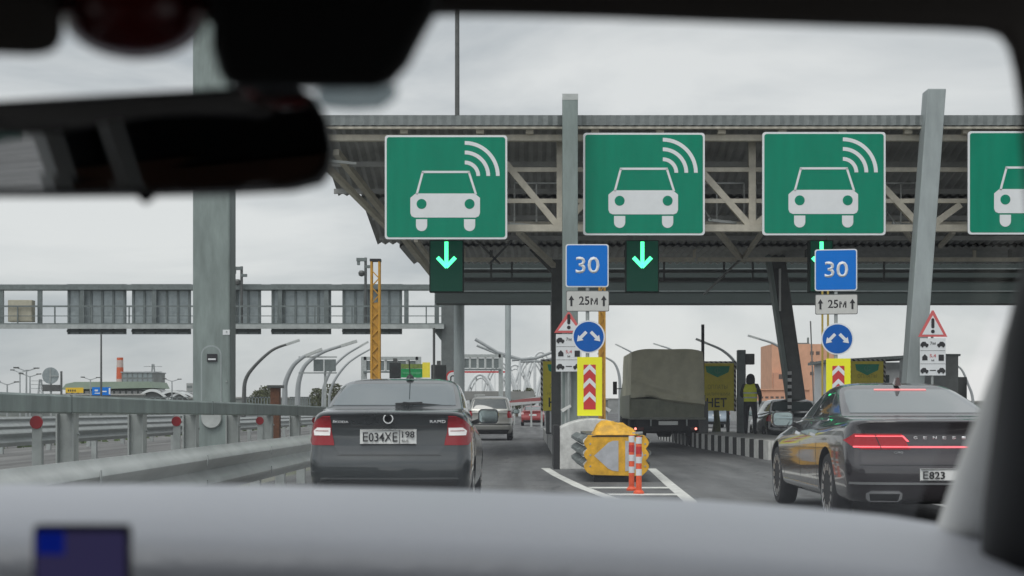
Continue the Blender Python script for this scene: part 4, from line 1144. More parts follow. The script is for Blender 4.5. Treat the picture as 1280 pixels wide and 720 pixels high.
patch(bv, 'rear', [(.63,-.82,.82),(.637,-.82,.82)], 'seam', trim_blk, t, off=.003, sub=1, nu=30)
patch(bv, 'rear', [(.25,-.66,.66),(.29,-.72,.72)], 'lower_bumper', trim_blk, t, off=.006, nu=24)
pl = patch(bv, 'rear', [(.485,-.262,.262),(.60,-.262,.262)], 'number_plate', plate_w, t, off=.02, nu=2, sub=1)
yp = min(v.co.y for v in pl.data.vertices)
text('Е823', -.238, -.03, .505, .578, yp-.008, black_ink, 'characters', pl, th=.006, bold=.01)
b = MB(); b.box(.11,.115, yp-.006, yp+.01, .49,.595); b.box(-.26,.26,yp-.006,yp+.01,.487,.491); b.box(-.26,.26,yp-.006,yp+.01,.594,.598); b.build('plate_border', black_ink, pl)
gy = min(bv.ray_cast(Vector((q,-4,.90)), Vector((0,1,0)))[0].y for q in (-.3, 0, .3))
for i, ch in enumerate('GENESIS'):
    x = -.29 + .093*i; text(ch, x-.018, x+.018, .885, .912, gy-.006, badge_m, 'badge_letter', t, th=.012, bold=.01)
hh = bv.ray_cast(Vector((-.45,-4,.755)), Vector((0,1,0)))[0].y
text('G90', -.50, -.41, .745, .765, hh-.008, chrome, 'badge_lettering', t, th=.03)
MB().loft([[(x*s_, 1.95+yy, 1.43+z*s_) for x, z in ((-.03,0),(.03,0),(.012,.09),(-.012,.09))] for yy, s_ in ((0,1.0),(.12,.9),(.24,.3))]).build('fin_aerial', mat('dark red aerial', (.06,.015,.015), .3, coat=1), t, smooth=True)
for sg in (-1, 1): mirror(t, sg*.86, 3.30, 1.06, paint_bk, sg, 1.05)

# ---- silver hatchback
def simple_tail(t, bv, w, zlo, zhi, rw, rz0, rz1, lens=light_red, plate=True, dark_glass=glass_dk, rt=.45, inner=.20):
    patch(bv, 'rear', [(rz0,-rw,rw),((rz0+rz1)/2,-rw*.95,rw*.95),(rz1,-rw*.84,rw*.84)], 'rear_window', dark_glass, t, nu=16)
    for sg in (-1, 1):
        patch(bv, 'rear', [(zlo,(w-inner)*sg,(w-.03)*sg),((zlo+zhi)/2,(w-inner-.02)*sg,(w-.025)*sg),(zhi,(w-inner+.02)*sg,(w-.08)*sg)], 'tail_light', lens, t, off=.012)
    if plate:
        pl = patch(bv, 'rear', [(zlo-.10,-.26,.26),(zlo+.01,-.26,.26)], 'number_plate', plate_w, t, off=.02, nu=2, sub=1)
    patch(bv, 'rear', [(.27,-w*.75,w*.75),(.42,-w*.85,w*.85)], 'lower_bumper', trim_blk, t, off=.008, nu=16)
silver = paint('silver beige car paint', (.34,.34,.32), .5, .3)
keys = std_keys(4.25, .87, 1.68, 1.10, 1.02, .10, .50, 2.5, 3.2, .80, .66, lip=.06, hatch=True)
t, bv = make_car('silver_hatchback', 'silver hatchback with dark rear window driving beyond the dark grey sedan', (cx(612,57), 57, 0),
                 dict(keys=keys, axles=(.8, 3.4), wr=.33, rim=.20, w=.87, paint=silver))
simple_tail(t, bv, .87, .86, 1.13, .72, 1.20, 1.56)
for sg, ax in ((-1,'left'),(1,'right')): patch(bv, ax, [(1.14,.7,2.95),(1.5,.8,2.4)], 'side_window', glass_dk, t, nu=16)
patch(bv, 'rear', [(.60,-.84,.84),(.64,-.84,.84)], 'bumper_strip', trim_blk, t, off=.01, nu=20, sub=1)
for sg in (-1, 1): mirror(t, sg*.82, 2.85, 1.1, trim_blk, sg)
b = MB(); b.bar((-.6,.8,1.68),(-.6,2.2,1.70),.03); b.bar((.6,.8,1.68),(.6,2.2,1.70),.03); b.box(-.6,-.2,.9,1.0,1.70,1.76); b.build('roof_rack', galv_lt, t)

# ---- red car
redp = paint('red car paint', (.30,.03,.03), .2, .3)
keys = std_keys(4.4, .86, 1.46, 1.08, 1.0, .45, 1.2, 2.4, 3.15, .72, .57, lip=.02)
t, bv = make_car('red_car', 'small red sedan far ahead before the white tubular arches', (cx(666,108), 108, 0),
                 dict(keys=keys, axles=(.85, 3.4), wr=.31, rim=.20, w=.86, paint=redp))
simple_tail(t, bv, .86, .83, .98, .62, 1.14, 1.38, lens=mat('pale lens', (.65,.45,.45), .3), dark_glass=glass_lt)

# ---- cars to the right
dkp = paint('dark green-black paint', (.02,.025,.027), .3, .25)
keys = std_keys(4.3, .87, 1.50, 1.08, 1.0, .25, .75, 2.45, 3.15, .76, .60, lip=.03)
t, bv = make_car('dark_hatchback', 'dark car half hidden beyond the mirror of the black limousine', (cx(958,45)+.9, 45, 0),
                 dict(keys=keys, axles=(.8, 3.35), wr=.32, rim=.2, w=.87, paint=dkp))
simple_tail(t, bv, .87, .82, 1.0, .66, 1.15, 1.40, dark_glass=glass_lt)
for sg in (-1, 1): mirror(t, sg*.8, 2.8, 1.05, dkp, sg)
bluep = paint('pale blue paint', (.30,.36,.42), .3, .35)
keys = std_keys(4.6, .92, 1.9, 1.12, 1.05, .08, .25, 3.2, 3.7, .88, .78, lip=.06, hatch=True)
t, bv = make_car('blue_van', 'pale blue van seen under the НЕТ board', (cx(896,96), 96, 0),
                 dict(keys=keys, axles=(.85, 3.6), wr=.33, rim=.2, w=.92, paint=bluep))
simple_tail(t, bv, .92, .85, 1.12, .78, 1.22, 1.7)

# ------------------------------------------------------------------ army truck
TX, TY = cx(834.5,47.3), 47.3
tk = thing('army_truck', 'olive canvas-covered army truck in the middle lane', 'truck', (TX, TY, 0))
olive = mat('olive canvas', (.54,.52,.40), .85, 0, var=.22, scale=1.6, bump=.5, bscale=6)
olive_p = mat('olive truck paint', (.22,.23,.17), .6, 0, var=.25, scale=3)
trk_blk = mat('chassis black', (.014,.015,.016), .7)
hw = 1.15
# canvas: box skin with pulled wrinkles
bm = bmesh.new()
N, M = 40, 30
def tz(u): return 3.06 - .10*abs(u)**4 - .012*math.cos(u*4)
ztop, zbot = 3.08, 1.40
rings = []
vs, fs = [], []
def canvas_pt(u, v):      # rear face, u -1..1, v 0 bottom..1 top
    x = u*hw*(1 - .03*v - .015*max(0, v-.8)*5)
    zb = 1.43 - .15*u + .07*math.exp(-((u+.45)/.22)**2) - .05*math.exp(-((u+.95)/.12)**2)
    z = zb + (tz(u)-zb)*v
    fold = .16*math.exp(-((z-(zb+.07))/.06)**2)*(1 if u > -.7 else .3) + .09*math.exp(-((z-(1.78-.33*u))/.08)**2)
    y = -.02 - fold*.8 - .035*math.sin(7*u+5*v) *(1-v) - .03*math.sin(13*u-9*v)*(v*(1-v)*2) - .05*math.exp(-((u-.02)/.08)**2-((v-.78)/.06)**2)
    return (x, y, z)
for j in range(M+1):
    for i in range(N+1): vs.append(canvas_pt(-1+2*i/N, j/M))
for j in range(M):
    for i in range(N): fs.append((j*(N+1)+i, j*(N+1)+i+1, (j+1)*(N+1)+i+1, (j+1)*(N+1)+i))
can = MB(); can.add(vs, fs)
LT = 4.3
for sg in (-1, 1):          # sides
    vs, fs = [], []
    n1 = 30
    for j in range(9):
        for i in range(n1+1):
            y = LT*i/n1; v = j/8
            p0 = canvas_pt(sg, v)
            vs.append((p0[0] + (sg*(.02*math.sin(i*math.pi/3.75)) if 0<i<n1 else 0), y if i else p0[1], p0[2] if i == 0 else 1.40+(tz(1)-1.40)*v))
    for j in range(8):
        for i in range(n1): fs.append((j*(n1+1)+i, j*(n1+1)+i+1, (j+1)*(n1+1)+i+1, (j+1)*(n1+1)+i))
    can.add(vs, fs)
vs, fs = [], []
for j in range(13):
    for i in range(21):
        u = -1+2*i/20; p0 = canvas_pt(u, 1); y = LT*j/12
        vs.append((p0[0], p0[1] if j == 0 else y, tz(u) - (.05*abs(math.sin(j*math.pi/3)) if j else 0)))
for j in range(12):
    for i in range(20): fs.append((j*21+i, j*21+i+1, (j+1)*21+i+1, (j+1)*21+i))
can.add(vs, fs)
can.build('canvas', olive, tk, smooth=True, sharp=60)
MB().box(-hw+.01,hw-.01,.02,.08,.93,1.50).build('tailgate', olive_p, tk, bevel=.01)
b = MB()
for x in (-.85,-.3,.3,.85): b.box(x-.03,x+.03,-.02,.02,.93,1.44)
b.box(-hw+.02,hw-.02,-.03,.018,.93,.98); b.build('tailgate_rib', olive_p, tk)
for sg in (-1,1): MB().box(sg*hw-.03,sg*hw+.03,.06,LT,.93,1.62).build('side_board', olive_p, tk)
MB().box(-hw,hw,.08,LT,.88,.92).build('floor', olive_p, tk)
MB().box(-hw-.03,hw+.03,-.05,.03,.86,.925).build('rear_sill', mat('grey sill', (.22,.23,.20), .6, 0, var=.3), tk)
b = MB(); b.box(-.45,-.35,.1,6.6,.55,.86); b.box(.35,.45,.1,6.6,.55,.86); b.box(-1.0,1.0,.12,.2,.50,.85); b.build('chassis', trk_blk, tk)
b = MB(); b.lathe([(0,-1.0),(.07,-1.0),(.09,-.25),(.20,-.2),(.2,.2),(.09,.25),(.07,1.0),(0,1.0)], 16, 'X', (0,1.15,.5)); b.build('axle', trk_blk, tk)
for x in (-.95, .95):
    for y in (1.15, 5.6):
        o = bpy.data.objects.new('wheel', None); col.objects.link(o); o.parent = tk; o.location = (x, y, .50)
        MB().lathe([(.25,-.17),(.45,-.18),(.495,-.14),(.50,0),(.495,.14),(.45,.18),(.25,.17)], 32, 'X').build('tyre', rubber, o, smooth=True)
        MB().lathe([(0,-.08),(.25,-.08),(.25,.08),(0,.08)], 20, 'X').build('rim', olive_p, o)
MB().box(-1.12,-.62,.55,.58,.35,.86).build('mudflap', rubber, tk); MB().box(.62,1.12,.55,.58,.35,.86).build('mudflap', rubber, tk)
MB().box(-.28,.32,-.03,-.01,.69,.81).build('number_plate', plate_w, tk)
for x in (-.52, .60): MB().box(x-.02,x+.02,-.02,.02,.66,.86).build('shackle', galv, tk)
lr = mat('truck lamp lit', (.9,.2,.15), .3, emit=(1,.25,.2), estr=2.2)
for x in (-1.0, .88):
    l = MB().box(x-.15 if x>0 else x-.06, x+.06 if x>0 else x+.26, .0,.06,.53,.62).build('lamp_housing', mat('dark lens', (.10,.015,.01), .4), tk)
    MB().lathe([(.0,-.01),(.036,-.008),(.036,.0)], 12, 'Y', (x, -.002, .575)).build('lamp', lr, l)
MB().box(1.0,1.06,.5,.56,.30,.88).build('stay', galv_lt, tk)
# cab
b = MB(); b.loft([[(x, y, z) for x, y, z in ((-hw+.05+k_, 4.5, z_), (hw-.05-k_, 4.5, z_), (hw-.05-k_, 6.6-m_, z_), (-hw+.05+k_, 6.6-m_, z_))] for z_, k_, m_ in ((.9,0,0),(1.6,0,.1),(2.4,.12,.6),(2.5,.2,.7))])
cab = b.build('cab', olive_p, tk, bevel=.04)
MB().box(-.9,.9,4.485,4.497,1.8,2.25).build('cab_window', glass_dk, cab)
for sg in (-1,1):
    MB().box(sg*1.3-.07,sg*1.3+.07,5.9,5.95,1.7,2.15).build('door_mirror', trk_blk, tk); MB().bar((sg*1.05,5.9,1.9),(sg*1.3,5.92,1.9),.03).build('mirror_arm', trk_blk, tk)

# ------------------------------------------------------------------ person in a yellow vest
def skin(name, verts, edges, radii, m, parent, lvl=2, root=0):
    me = bpy.data.meshes.new(name); me.from_pydata(verts, edges, []); o = bpy.data.objects.new(name, me); col.objects.link(o)
    md = o.modifiers.new('k', 'SKIN'); md.use_smooth_shade = True
    sv = me.skin_vertices[0].data
    for i, r in enumerate(radii):
        sv[i].radius = (r, r) if not isinstance(r, tuple) else r
        sv[i].use_root = (i == root)
    s = o.modifiers.new('s', 'SUBSURF'); s.levels = lvl; s.render_levels = lvl
    dg = bpy.context.evaluated_depsgraph_get(); dg.update()
    res = bpy.data.meshes.new_from_object(o.evaluated_get(dg)); bpy.data.objects.remove(o)
    res.polygons.foreach_set('use_smooth', [True]*len(res.polygons))
    return link_mesh(name, res, m, parent)
pe = thing('person', 'person in dark clothes and yellow safety vest standing with hood up on the right island', 'person', (cx(938,45.6), 45.6, .43), rz=R(-18))
cloth = mat('dark work clothes', (.022,.024,.028), .85, 0, var=.3, scale=8, bump=.3, bscale=15)
V = [(0,0,.98),(0,.0,1.15),(0,.01,1.36),(0,.02,1.50),(0,.04,1.62),(0,.05,1.72),        # pelvis..head
     (.11,0,.92),(.13,.02,.50),(.13,-.02,.10),(.14,.12,.04),                              # right leg
     (-.11,0,.92),(-.13,.01,.50),(-.13,-.03,.10),(-.15,.11,.04),                          # left leg
     (.20,.0,1.45),(.30,-.05,1.18),(.27,.14,.98),(.24,.22,.93),                           # right arm
     (-.20,.0,1.45),(-.27,.02,1.17),(-.17,.24,1.08),(-.10,.30,1.08)]                      # left arm
E = [(0,1),(1,2),(2,3),(3,4),(4,5),(0,6),(6,7),(7,8),(8,9),(0,10),(10,11),(11,12),(12,13),(2,14),(14,15),(15,16),(16,17),(2,18),(18,19),(19,20),(20,21)]
Rr = [(.17,.12),(.17,.12),(.19,.12),(.07,.07),(.10,.11),(.09,.10),.11,.078,.058,.05,.11,.078,.058,.05,.085,.065,.05,.035,.085,.065,.05,.035]
k0 = len(V)
def hand(base, d, side):
    d = Vector(d).normalized(); s_ = Vector(side).normalized(); bi = base; bpnt = Vector(V[base])
    for i, (o_, l_) in enumerate(((-.03,.07),(-.01,.08),(.01,.075),(.03,.06))):
        a = len(V); V.append(tuple(bpnt + d*.05 + s_*o_)); V.append(tuple(bpnt + d*(.05+l_*.6) + s_*o_*1.1)); V.append(tuple(bpnt + d*(.05+l_) + s_*o_*1.1 + Vector((0,0,-.02))))
        E.extend([(bi,a),(a,a+1),(a+1,a+2)]); Rr.extend([.012,.010,.009])
    a = len(V); V.append(tuple(bpnt + d*.02 + s_*.045)); V.append(tuple(bpnt + d*.05 + s_*.07)); E.extend([(bi,a),(a,a+1)]); Rr.extend([.012,.010])
hand(17, (-.1,.7,-.5), (0,.4,.5)); hand(21, (.6,.5,0), (0,0,1))
skin('body', V, E, Rr, cloth, pe)
vest = mat('yellow safety vest', (.62,.66,.04), .6, 0, var=.15, scale=10)
rings = []
for z, rx, ry, oy in ((.98,.20,.155,0),(1.1,.205,.16,0),(1.25,.215,.16,.0),(1.38,.225,.155,.0),(1.46,.20,.14,.01),(1.52,.13,.11,.015)):
    rings.append([(rx*math.cos(2*math.pi*i/24), oy+ry*math.sin(2*math.pi*i/24), z) for i in range(24)])
vo = MB().loft(rings).build('vest', vest, pe, smooth=True)
b = MB()
for z in (1.08, 1.22):
    b.loft([[(.219*math.cos(2*math.pi*i/24), .166*math.sin(2*math.pi*i/24), zz) for i in range(24)] for zz in (z, z+.04)], cap=False)
b.build('reflective_band', refl_grey, vo)
hood = MB(); hr = []
for z, r_, oy in ((1.49,.12,.02),(1.56,.135,.01),(1.66,.135,.02),(1.75,.115,.03),(1.80,.07,.04),(1.82,.01,.05)):
    hr.append([(r_*math.cos(2*math.pi*i/20), oy+r_*1.12*math.sin(2*math.pi*i/20), z) for i in range(20)])
hood.loft(hr); hood.build('hood', cloth, pe, smooth=True, sharp=80)
fc = MB().lathe([(0,.0),(.05,-.02),(.07,-.05),(.075,-.10),(.05,-.15),(0,-.17)], 16, 'Z', (0, .10, 1.74)).build('face', mat('skin', (.42,.24,.17), .6), pe, smooth=True)
b = MB(); b.bar((0,.17,1.68),(0,.195,1.64),.022)
for sx in (-.025,.025): b.cbox((sx,.165,1.685),(.018,.01,.01))
b.build('facial_features', mat('skin shade', (.32,.17,.12), .6), fc)

# ------------------------------------------------------------------ far scene
white_st = mat('white painted steel tube', (.62,.64,.65), .5, 0, var=.12, scale=1)
grey_far = mat('weathered grey paint', (.30,.32,.33), .7, 0, var=.2, scale=.5)
def arc_lamp(pxb, pyb, pts, Y, r, lab, m=None):
    """curved street lamp: base pixel row is on the ground; pts are survey points along the arm"""
    base = W(pxb, 0, Y); base.z = 0
    t = thing('arched_street_lamp', lab, 'street lamp', tuple(base), 'arched street lamps')
    P = [Vector((0,0,0))] + [W(a, c, Y) - base for a, c in pts]
    # smooth
    Q = []
    for i in range(len(P)-1):
        p0, p1, p2, p3 = P[max(i-1,0)], P[i], P[i+1], P[min(i+2, len(P)-1)]
        for k in range(6):
            s = k/6; Q.append(.5*((2*p1)+(-p0+p2)*s+(2*p0-5*p1+4*p2-p3)*s*s+(-p0+3*p1-3*p2+p3)*s**3))
    Q.append(P[-1])
    MB().tube(Q, [r*(1-.55*i/len(Q)) for i in range(len(Q))], 10).build('arm', m or grey_far, t, smooth=True)
    d = (Q[-1]-Q[-2]).normalized()
    MB().bar(Q[-1]-d*.1, Q[-1]+d*r*5, r*1.8, r*.9).build('lamp_head', galv_lt, t)
arc_lamp(304, 0, [(305,497),(307,475),(318,458),(340,438),(360,430)], 100, .16, 'curved dark street lamp just right of the huge column', dark_steel)
arc_lamp(356, 0, [(356,497),(357,478),(366,458),(378,447),(384,444)], 105, .22, 'thick short curved lamp post right of the rusty bollard')
arc_lamp(372, 0, [(372,497),(374,475),(382,456),(402,441),(428,432)], 120, .24, 'long pale curved lamp arching over the small grey sign')
arc_lamp(404, 0, [(404,495),(406,480),(416,460),(432,444),(450,433)], 160, .2, 'fainter curved lamp left of the dark sedan roof')
arc_lamp(412, 0, [(412,495),(418,476),(432,457),(446,446),(462,437)], 190, .2, 'faintest curved lamp left of the ochre mast')
arc_lamp(775, 0, [(775,495),(774,470),(768,454),(757,447)], 150, .18, 'curved lamp between the chevron panel and the truck')
arc_lamp(926, 0, [(926,490),(925,470),(918,452),(903,438),(883,429)], 60, .09, 'thin curved lamp arm rising behind the НЕТ board')
arc_lamp(1000, 0, [(1000,480),(996,455),(985,442),(968,430),(947,423)], 90, .12, 'thin curved lamp in front of the orange building')
arc_lamp(850, 0, [(850,480),(848,450),(841,438),(825,432)], 150, .14, 'curved lamp tip rising above the truck canvas')
arc_lamp(800, 0, [(800,480),(796,450),(790,441),(777,434)], 150, .14, 'curved lamp tip at the left corner of the truck canvas')
arc_lamp(1216, 0, [(1216,500),(1210,480),(1202,462),(1192,455)], 80, .09, 'thin curved lamp near the right windscreen pillar')

# small grey sign backs on a half gantry
t = thing('sign_gantry', 'small distant grey double sign on a cantilever arm', 'gantry', (cx(366,105), 105.5, 0))
b = MB(); X0 = cx(366,105)
for py in (446, 466): b.box(cx(372,105)-X0, cx(420,105)-X0, -.06, .06, cz(py+.8,105), cz(py-.8,105))
b.build('arm', galv, t)
for a, c in ((391,403.5),(404.5,419)): MB().box(cx(a,105)-X0, cx(c,105)-X0, -.15, -.08, cz(464,105), cz(449,105)).build('panel', frame_grey, t)
MB().box(cx(405,105)-X0-.08, cx(405,105)-X0+.08, .07,.2,0,cz(464,105)).build('post', galv, t)

# far gantries
def far_gantry(a, c, pt, pb, Y, lab, n, walkway=True):
    x0 = cx(a,Y); t = thing('sign_gantry', lab, 'gantry', (x0, Y, 0))
    w = cx(c,Y)-x0
    MB().box(0, w, -.3, .3, cz(pt+4,Y), cz(pt,Y)).build('top_beam', galv, t)
    MB().box(0, w, -.8, .3, cz(pb,Y), cz(pb-2,Y)).build('walkway', frame_grey, t)
    b = MB()
    for i in range(n):
        xa = w*(i+.08)/n; xb = w*(i+.86)/n; b.box(xa, xb, -.1, 0, cz(pb-3,Y), cz(pt+5,Y))
    b.build('panel', frame_grey, t)
    b = MB()
    for i in range(n+1): x = w*i/n; b.box(x-.12, x+.12, -.15, .15, cz(pb-2,Y), cz(pt+4,Y))
    b.build('strut', galv_lt, t)
    MB().box(-.3,.3,-.3,.3,0,cz(pt,Y)).build('leg', galv, t); MB().box(w-.3,w+.3,-.3,.3,0,cz(pt,Y)).build('leg', galv, t)
far_gantry(455, 523, 446, 466, 170, 'distant grey gantry behind the dark sedan roof', 5)
far_gantry(578, 626, 443, 463, 210, 'distant barred gantry between the two pale columns', 5)
# green / yellow signs behind the sedan
Y = 90
t = thing('direction_board', 'small green and yellow board above the dark sedan roof', 'sign board', (cx(516,Y), Y, 0))
x0, x1 = cx(501,Y)-cx(516,Y), cx(528,Y)-cx(516,Y)
MB().box(x0,x1,0,.06,cz(472,Y),cz(461,Y)).build('green_panel', mat('bright green board', (0,.26,.07), .5, var=.3, scale=5), t)
MB().box(x0,x1,0,.06,cz(460.6,Y),cz(455,Y)).build('olive_panel', mat('olive board', (.16,.22,.05), .5, var=.5, scale=6), t)
MB().box(x1,x1+.45,-.02,.06,cz(472,Y),cz(453,Y)).build('yellow_panel', board_yellow, t)
text('ТРАНСПОНДЕР', x0+.1, x1-.1, cz(468,Y), cz(465,Y), -.01, mat('pale green letters', (.2,.5,.3), .5), 'lettering', t)
MB().box(-.06,.06,.07,.2,0,cz(460,Y)).build('post', galv, t)
for (px, a, c, w, lab) in ((494, 450, 477, .5, 'dark signal box on a pole in line with the sedan aerial'), (548.5, 453, 478, .68, 'dark hooded signal box left of the dark gantry leg')):
    Y = 62; t = thing('signal_box', lab, 'signal', (cx(px,Y), Y, 0), 'dark signal boxes')
    MB().box(-w/2*.9,w/2*.9,-.15,.15,cz(c-4,Y) if px<500 else cz(c,Y),cz(a+3,Y)).build('housing', mat('signal black', (.02,.025,.025), .6), t, bevel=.03)
    MB().box(-.08,.08,-.08,.08,cz(a+3,Y),cz(a-2,Y)).build('cap', dark_steel, t); MB().box(-.05,.05,-.05,.05,0,cz(c-4,Y)).build('post', dark_steel, t)
    MB().prism(circ(0,cz((a+c)/2-1,Y),.15,16),-.165,-.152).build('lens', trim_blk, t)
t = thing('pole', 'thin dark pole rising past the canopy corner beside the gantry leg', 'pole', (cx(542.5,60), 60, 0))
MB().tube([(0,0,0),(0,0,cz(410,60))], .05, 8).build('shaft', dark_steel, t); MB().box(-.1,.1,-.1,.1,0,.05).build('base_plate', galv, t)
Y = 64
t = thing('limit_sign', 'round red-rimmed sign with black arch symbol at the sedan roof corner', 'sign', (cx(566,Y), Y, 0))
zc = cz(472,Y)
MB().prism(circ(0,zc,.30,32),0,.02).build('rim', sign_red, t); MB().prism(circ(0,zc,.23,32),-.005,-.001).build('face', sign_white, t)
b = MB(); b.arc(0,zc-.01,.06,.11,0,180,-.01,-.006,10); b.box(-.11,-.06,-.01,-.006,zc-.14,zc-.01); b.box(.06,.11,-.01,-.006,zc-.14,zc-.01); b.build('symbol', black_ink, t)
MB().tube([(0,.05,0),(0,.05,zc)], .03, 8).build('pole', galv, t)
# camera/mirror disc etc far left
Y = 90
t = thing('round_sign_back', 'grey round sign back on a dark trailer at far left', 'sign', (cx(63,Y), Y, 0))
MB().prism(circ(0,cz(469.5,Y),.49,32),0,.04).build('disc', back_grey, t)
b = MB(); b.box(-.03,.03,-.04,0,cz(478,Y),cz(461,Y)); b.box(0,.5,-.05,-.01,cz(470,Y)-.03,cz(470,Y)+.03); b.build('bracket', galv, t)
MB().box(cx(53,Y)-cx(63,Y),cx(74,Y)-cx(63,Y),0,.6,cz(489,Y),cz(481,Y)).build('box', dark_steel, t)
MB().box(.6,.7,-.05,.05,0,cz(464,Y)).build('pole', dark_steel, t); MB().box(-.05,.05,.05,.15,0,cz(470,Y)).build('post', galv, t)
Y = 140
t = thing('road_sign', 'small blue direction sign on the far left horizon', 'sign', (cx(126.5,Y), Y, 0))
MB().box(-.85,.85,0,.06,cz(494,Y),cz(484,Y)).build('panel', sign_blue, t); MB().box(.70,.84,-.005,-.001,cz(493,Y),cz(485,Y)).build('edge', sign_white, t)
b = MB(); b.box(-.6,-.3,-.008,-.002,cz(489,Y),cz(487,Y)); b.box(.0,.5,-.008,-.002,cz(490,Y),cz(488.6,Y)); b.box(-.6,-.1,-.008,-.002,cz(492,Y),cz(491,Y)); b.build('marking', sign_white, t)
MB().box(-.06,.06,.07,.2,0,cz(486,Y)).build('post', galv, t)
t = thing('road_sign', 'small yellow sign with black letters left of the blue one', 'sign', (cx(93,Y), Y, 0))
yl = mat('yellow far sign', (.70,.45,.02), .5)
MB().box(-.82,.82,0,.06,cz(491,Y),cz(484.5,Y)).build('panel', yl, t)
b = MB(); [b.box(-.6+.2*i,-.48+.2*i,-.008,-.002,cz(489.5,Y),cz(487,Y)) for i in range(4)]; b.build('lettering', black_ink, t)
MB().box(-.06,.06,.07,.2,0,cz(486,Y)).build('post', galv, t)
t = thing('lamp_pole', 'thin straight dark pole left of the red-white chimney', 'pole', (cx(126.5,130), 130, 0))
MB().tube([(0,0,0),(0,0,cz(418,130))], [.11,.07], 8).build('shaft', dark_steel, t); MB().box(-.2,.2,-.2,.2,0,.05).build('base_plate', galv, t)
Y = 420
t = thing('chimney', 'red and white banded chimney on the left horizon', 'chimney', (cx(150,Y), Y, 0))
zc = cz(447,Y)
MB().lathe([(1.2,0),(.85,zc),(.7,zc),(.7,zc-.4)], 20).build('stack', stripe_mat('chimney bands', (.60,.13,.06), (.55,.45,.42), 5.2, 'Z', .62, .8, offset=.15), t, smooth=True)
MB().lathe([(1.5,0),(1.5,.6),(1.2,.6)], 20).build('base', concrete, t)
# low hall with wing roofs
Y = 330
t = thing('market_hall', 'low green-grey hall with long flat roof left of the huge column', 'building', (cx(130,Y), Y, 0))
X0 = cx(130,Y); m1 = mat('sage roof', (.24,.30,.24), .7, 0, var=.15, scale=.2)
MB().box(cx(82,Y)-X0,cx(190,Y)-X0,0,14,0,cz(487,Y)).build('wall', mat('hall wall dark', (.09,.10,.10), .7, 0, var=.3, scale=.3), t)
b = MB(); b.prism([(cx(78,Y)-X0,cz(487,Y)),(cx(192,Y)-X0,cz(485,Y)),(cx(188,Y)-X0,cz(477,Y)),(cx(95,Y)-X0,cz(477.5,Y)),(cx(84,Y)-X0,cz(480,Y))], -1, 15); b.build('roof', m1, t)
b = MB()
for i in range(14): b.box(cx(84+i*7.5,Y)-X0,cx(84+i*7.5+5,Y)-X0,-.05,-.01,1.2,cz(489,Y))
b.build('window', glass_dk, t)
Y = 300
t = thing('arched_hall', 'dark building with curved wing-like white roof edges near the huge column', 'building', (cx(205,Y), Y, 0))
X0 = cx(205,Y)
for a, c, zt_ in ((165,205,486),(188,232,487),(205,240,489)):
    b = MB(); xa, xb = cx(a,Y)-X0, cx(c,Y)-X0; top = cz(zt_,Y); lo_ = cz(497,Y)
    arc_ = [(xa+(xb-xa)*i/12, lo_+(top-lo_)*math.sin(math.pi*i/12)) for i in range(13)]
    b.prism([(xa,0)]+arc_+[(xb,0)], a*.02, a*.02+8); wl_ = b.build('wall', mat('hall shade', (.07,.075,.075), .7), t)
    b = MB(); b.prism(arc_ + [(x, z-.5) for x, z in reversed(arc_)], a*.02-.4, a*.02+8.2); b.build('roof', white_st, wl_)
Y = 380
t = thing('glazed_block', 'grey glazed block behind the red-white chimney', 'building', (cx(170,Y), Y, 0))
X0 = cx(170,Y)
MB().box(cx(152,Y)-X0,cx(192,Y)-X0,0,12,0,cz(466,Y)).build('wall', mat('block grey green', (.17,.19,.19), .5, 0, var=.5, scale=.35), t)
MB().box(cx(151,Y)-X0,cx(193,Y)-X0,-.3,12.3,cz(466,Y),cz(464.6,Y)).build('roof_edge', grey_far, t)
b = MB()
for i in range(6):
    for k in range(3): b.box(cx(154+i*6.3,Y)-X0,cx(158.6+i*6.3,Y)-X0,-.05,-.01,cz(488-k*8,Y),cz(482-k*8,Y))
b.build('window', mat('blank glazing', (.22,.26,.27), .25), t)
Y = 500
for px, w_, top, lab in ((237,8,479,'grey tower block at the left edge of the huge column'),(225,5,489,'small pale block left of the huge column')):
    t = thing('apartment_block', lab, 'building', (cx(px,Y), Y, 0)); w = w_*Y/FPX
    MB().box(-w/2,w/2,0,8,0,cz(top,Y)).build('wall', mat('pale block wall', (.30,.31,.31), .8, 0, var=.2, scale=.4), t)
    b = MB()
    for k in range(4): b.box(-w*.4,w*.4,-.05,-.01,cz(top,Y)-1.6-k*1.8,cz(top,Y)-.8-k*1.8)
    b.build('window', frame_grey, t)
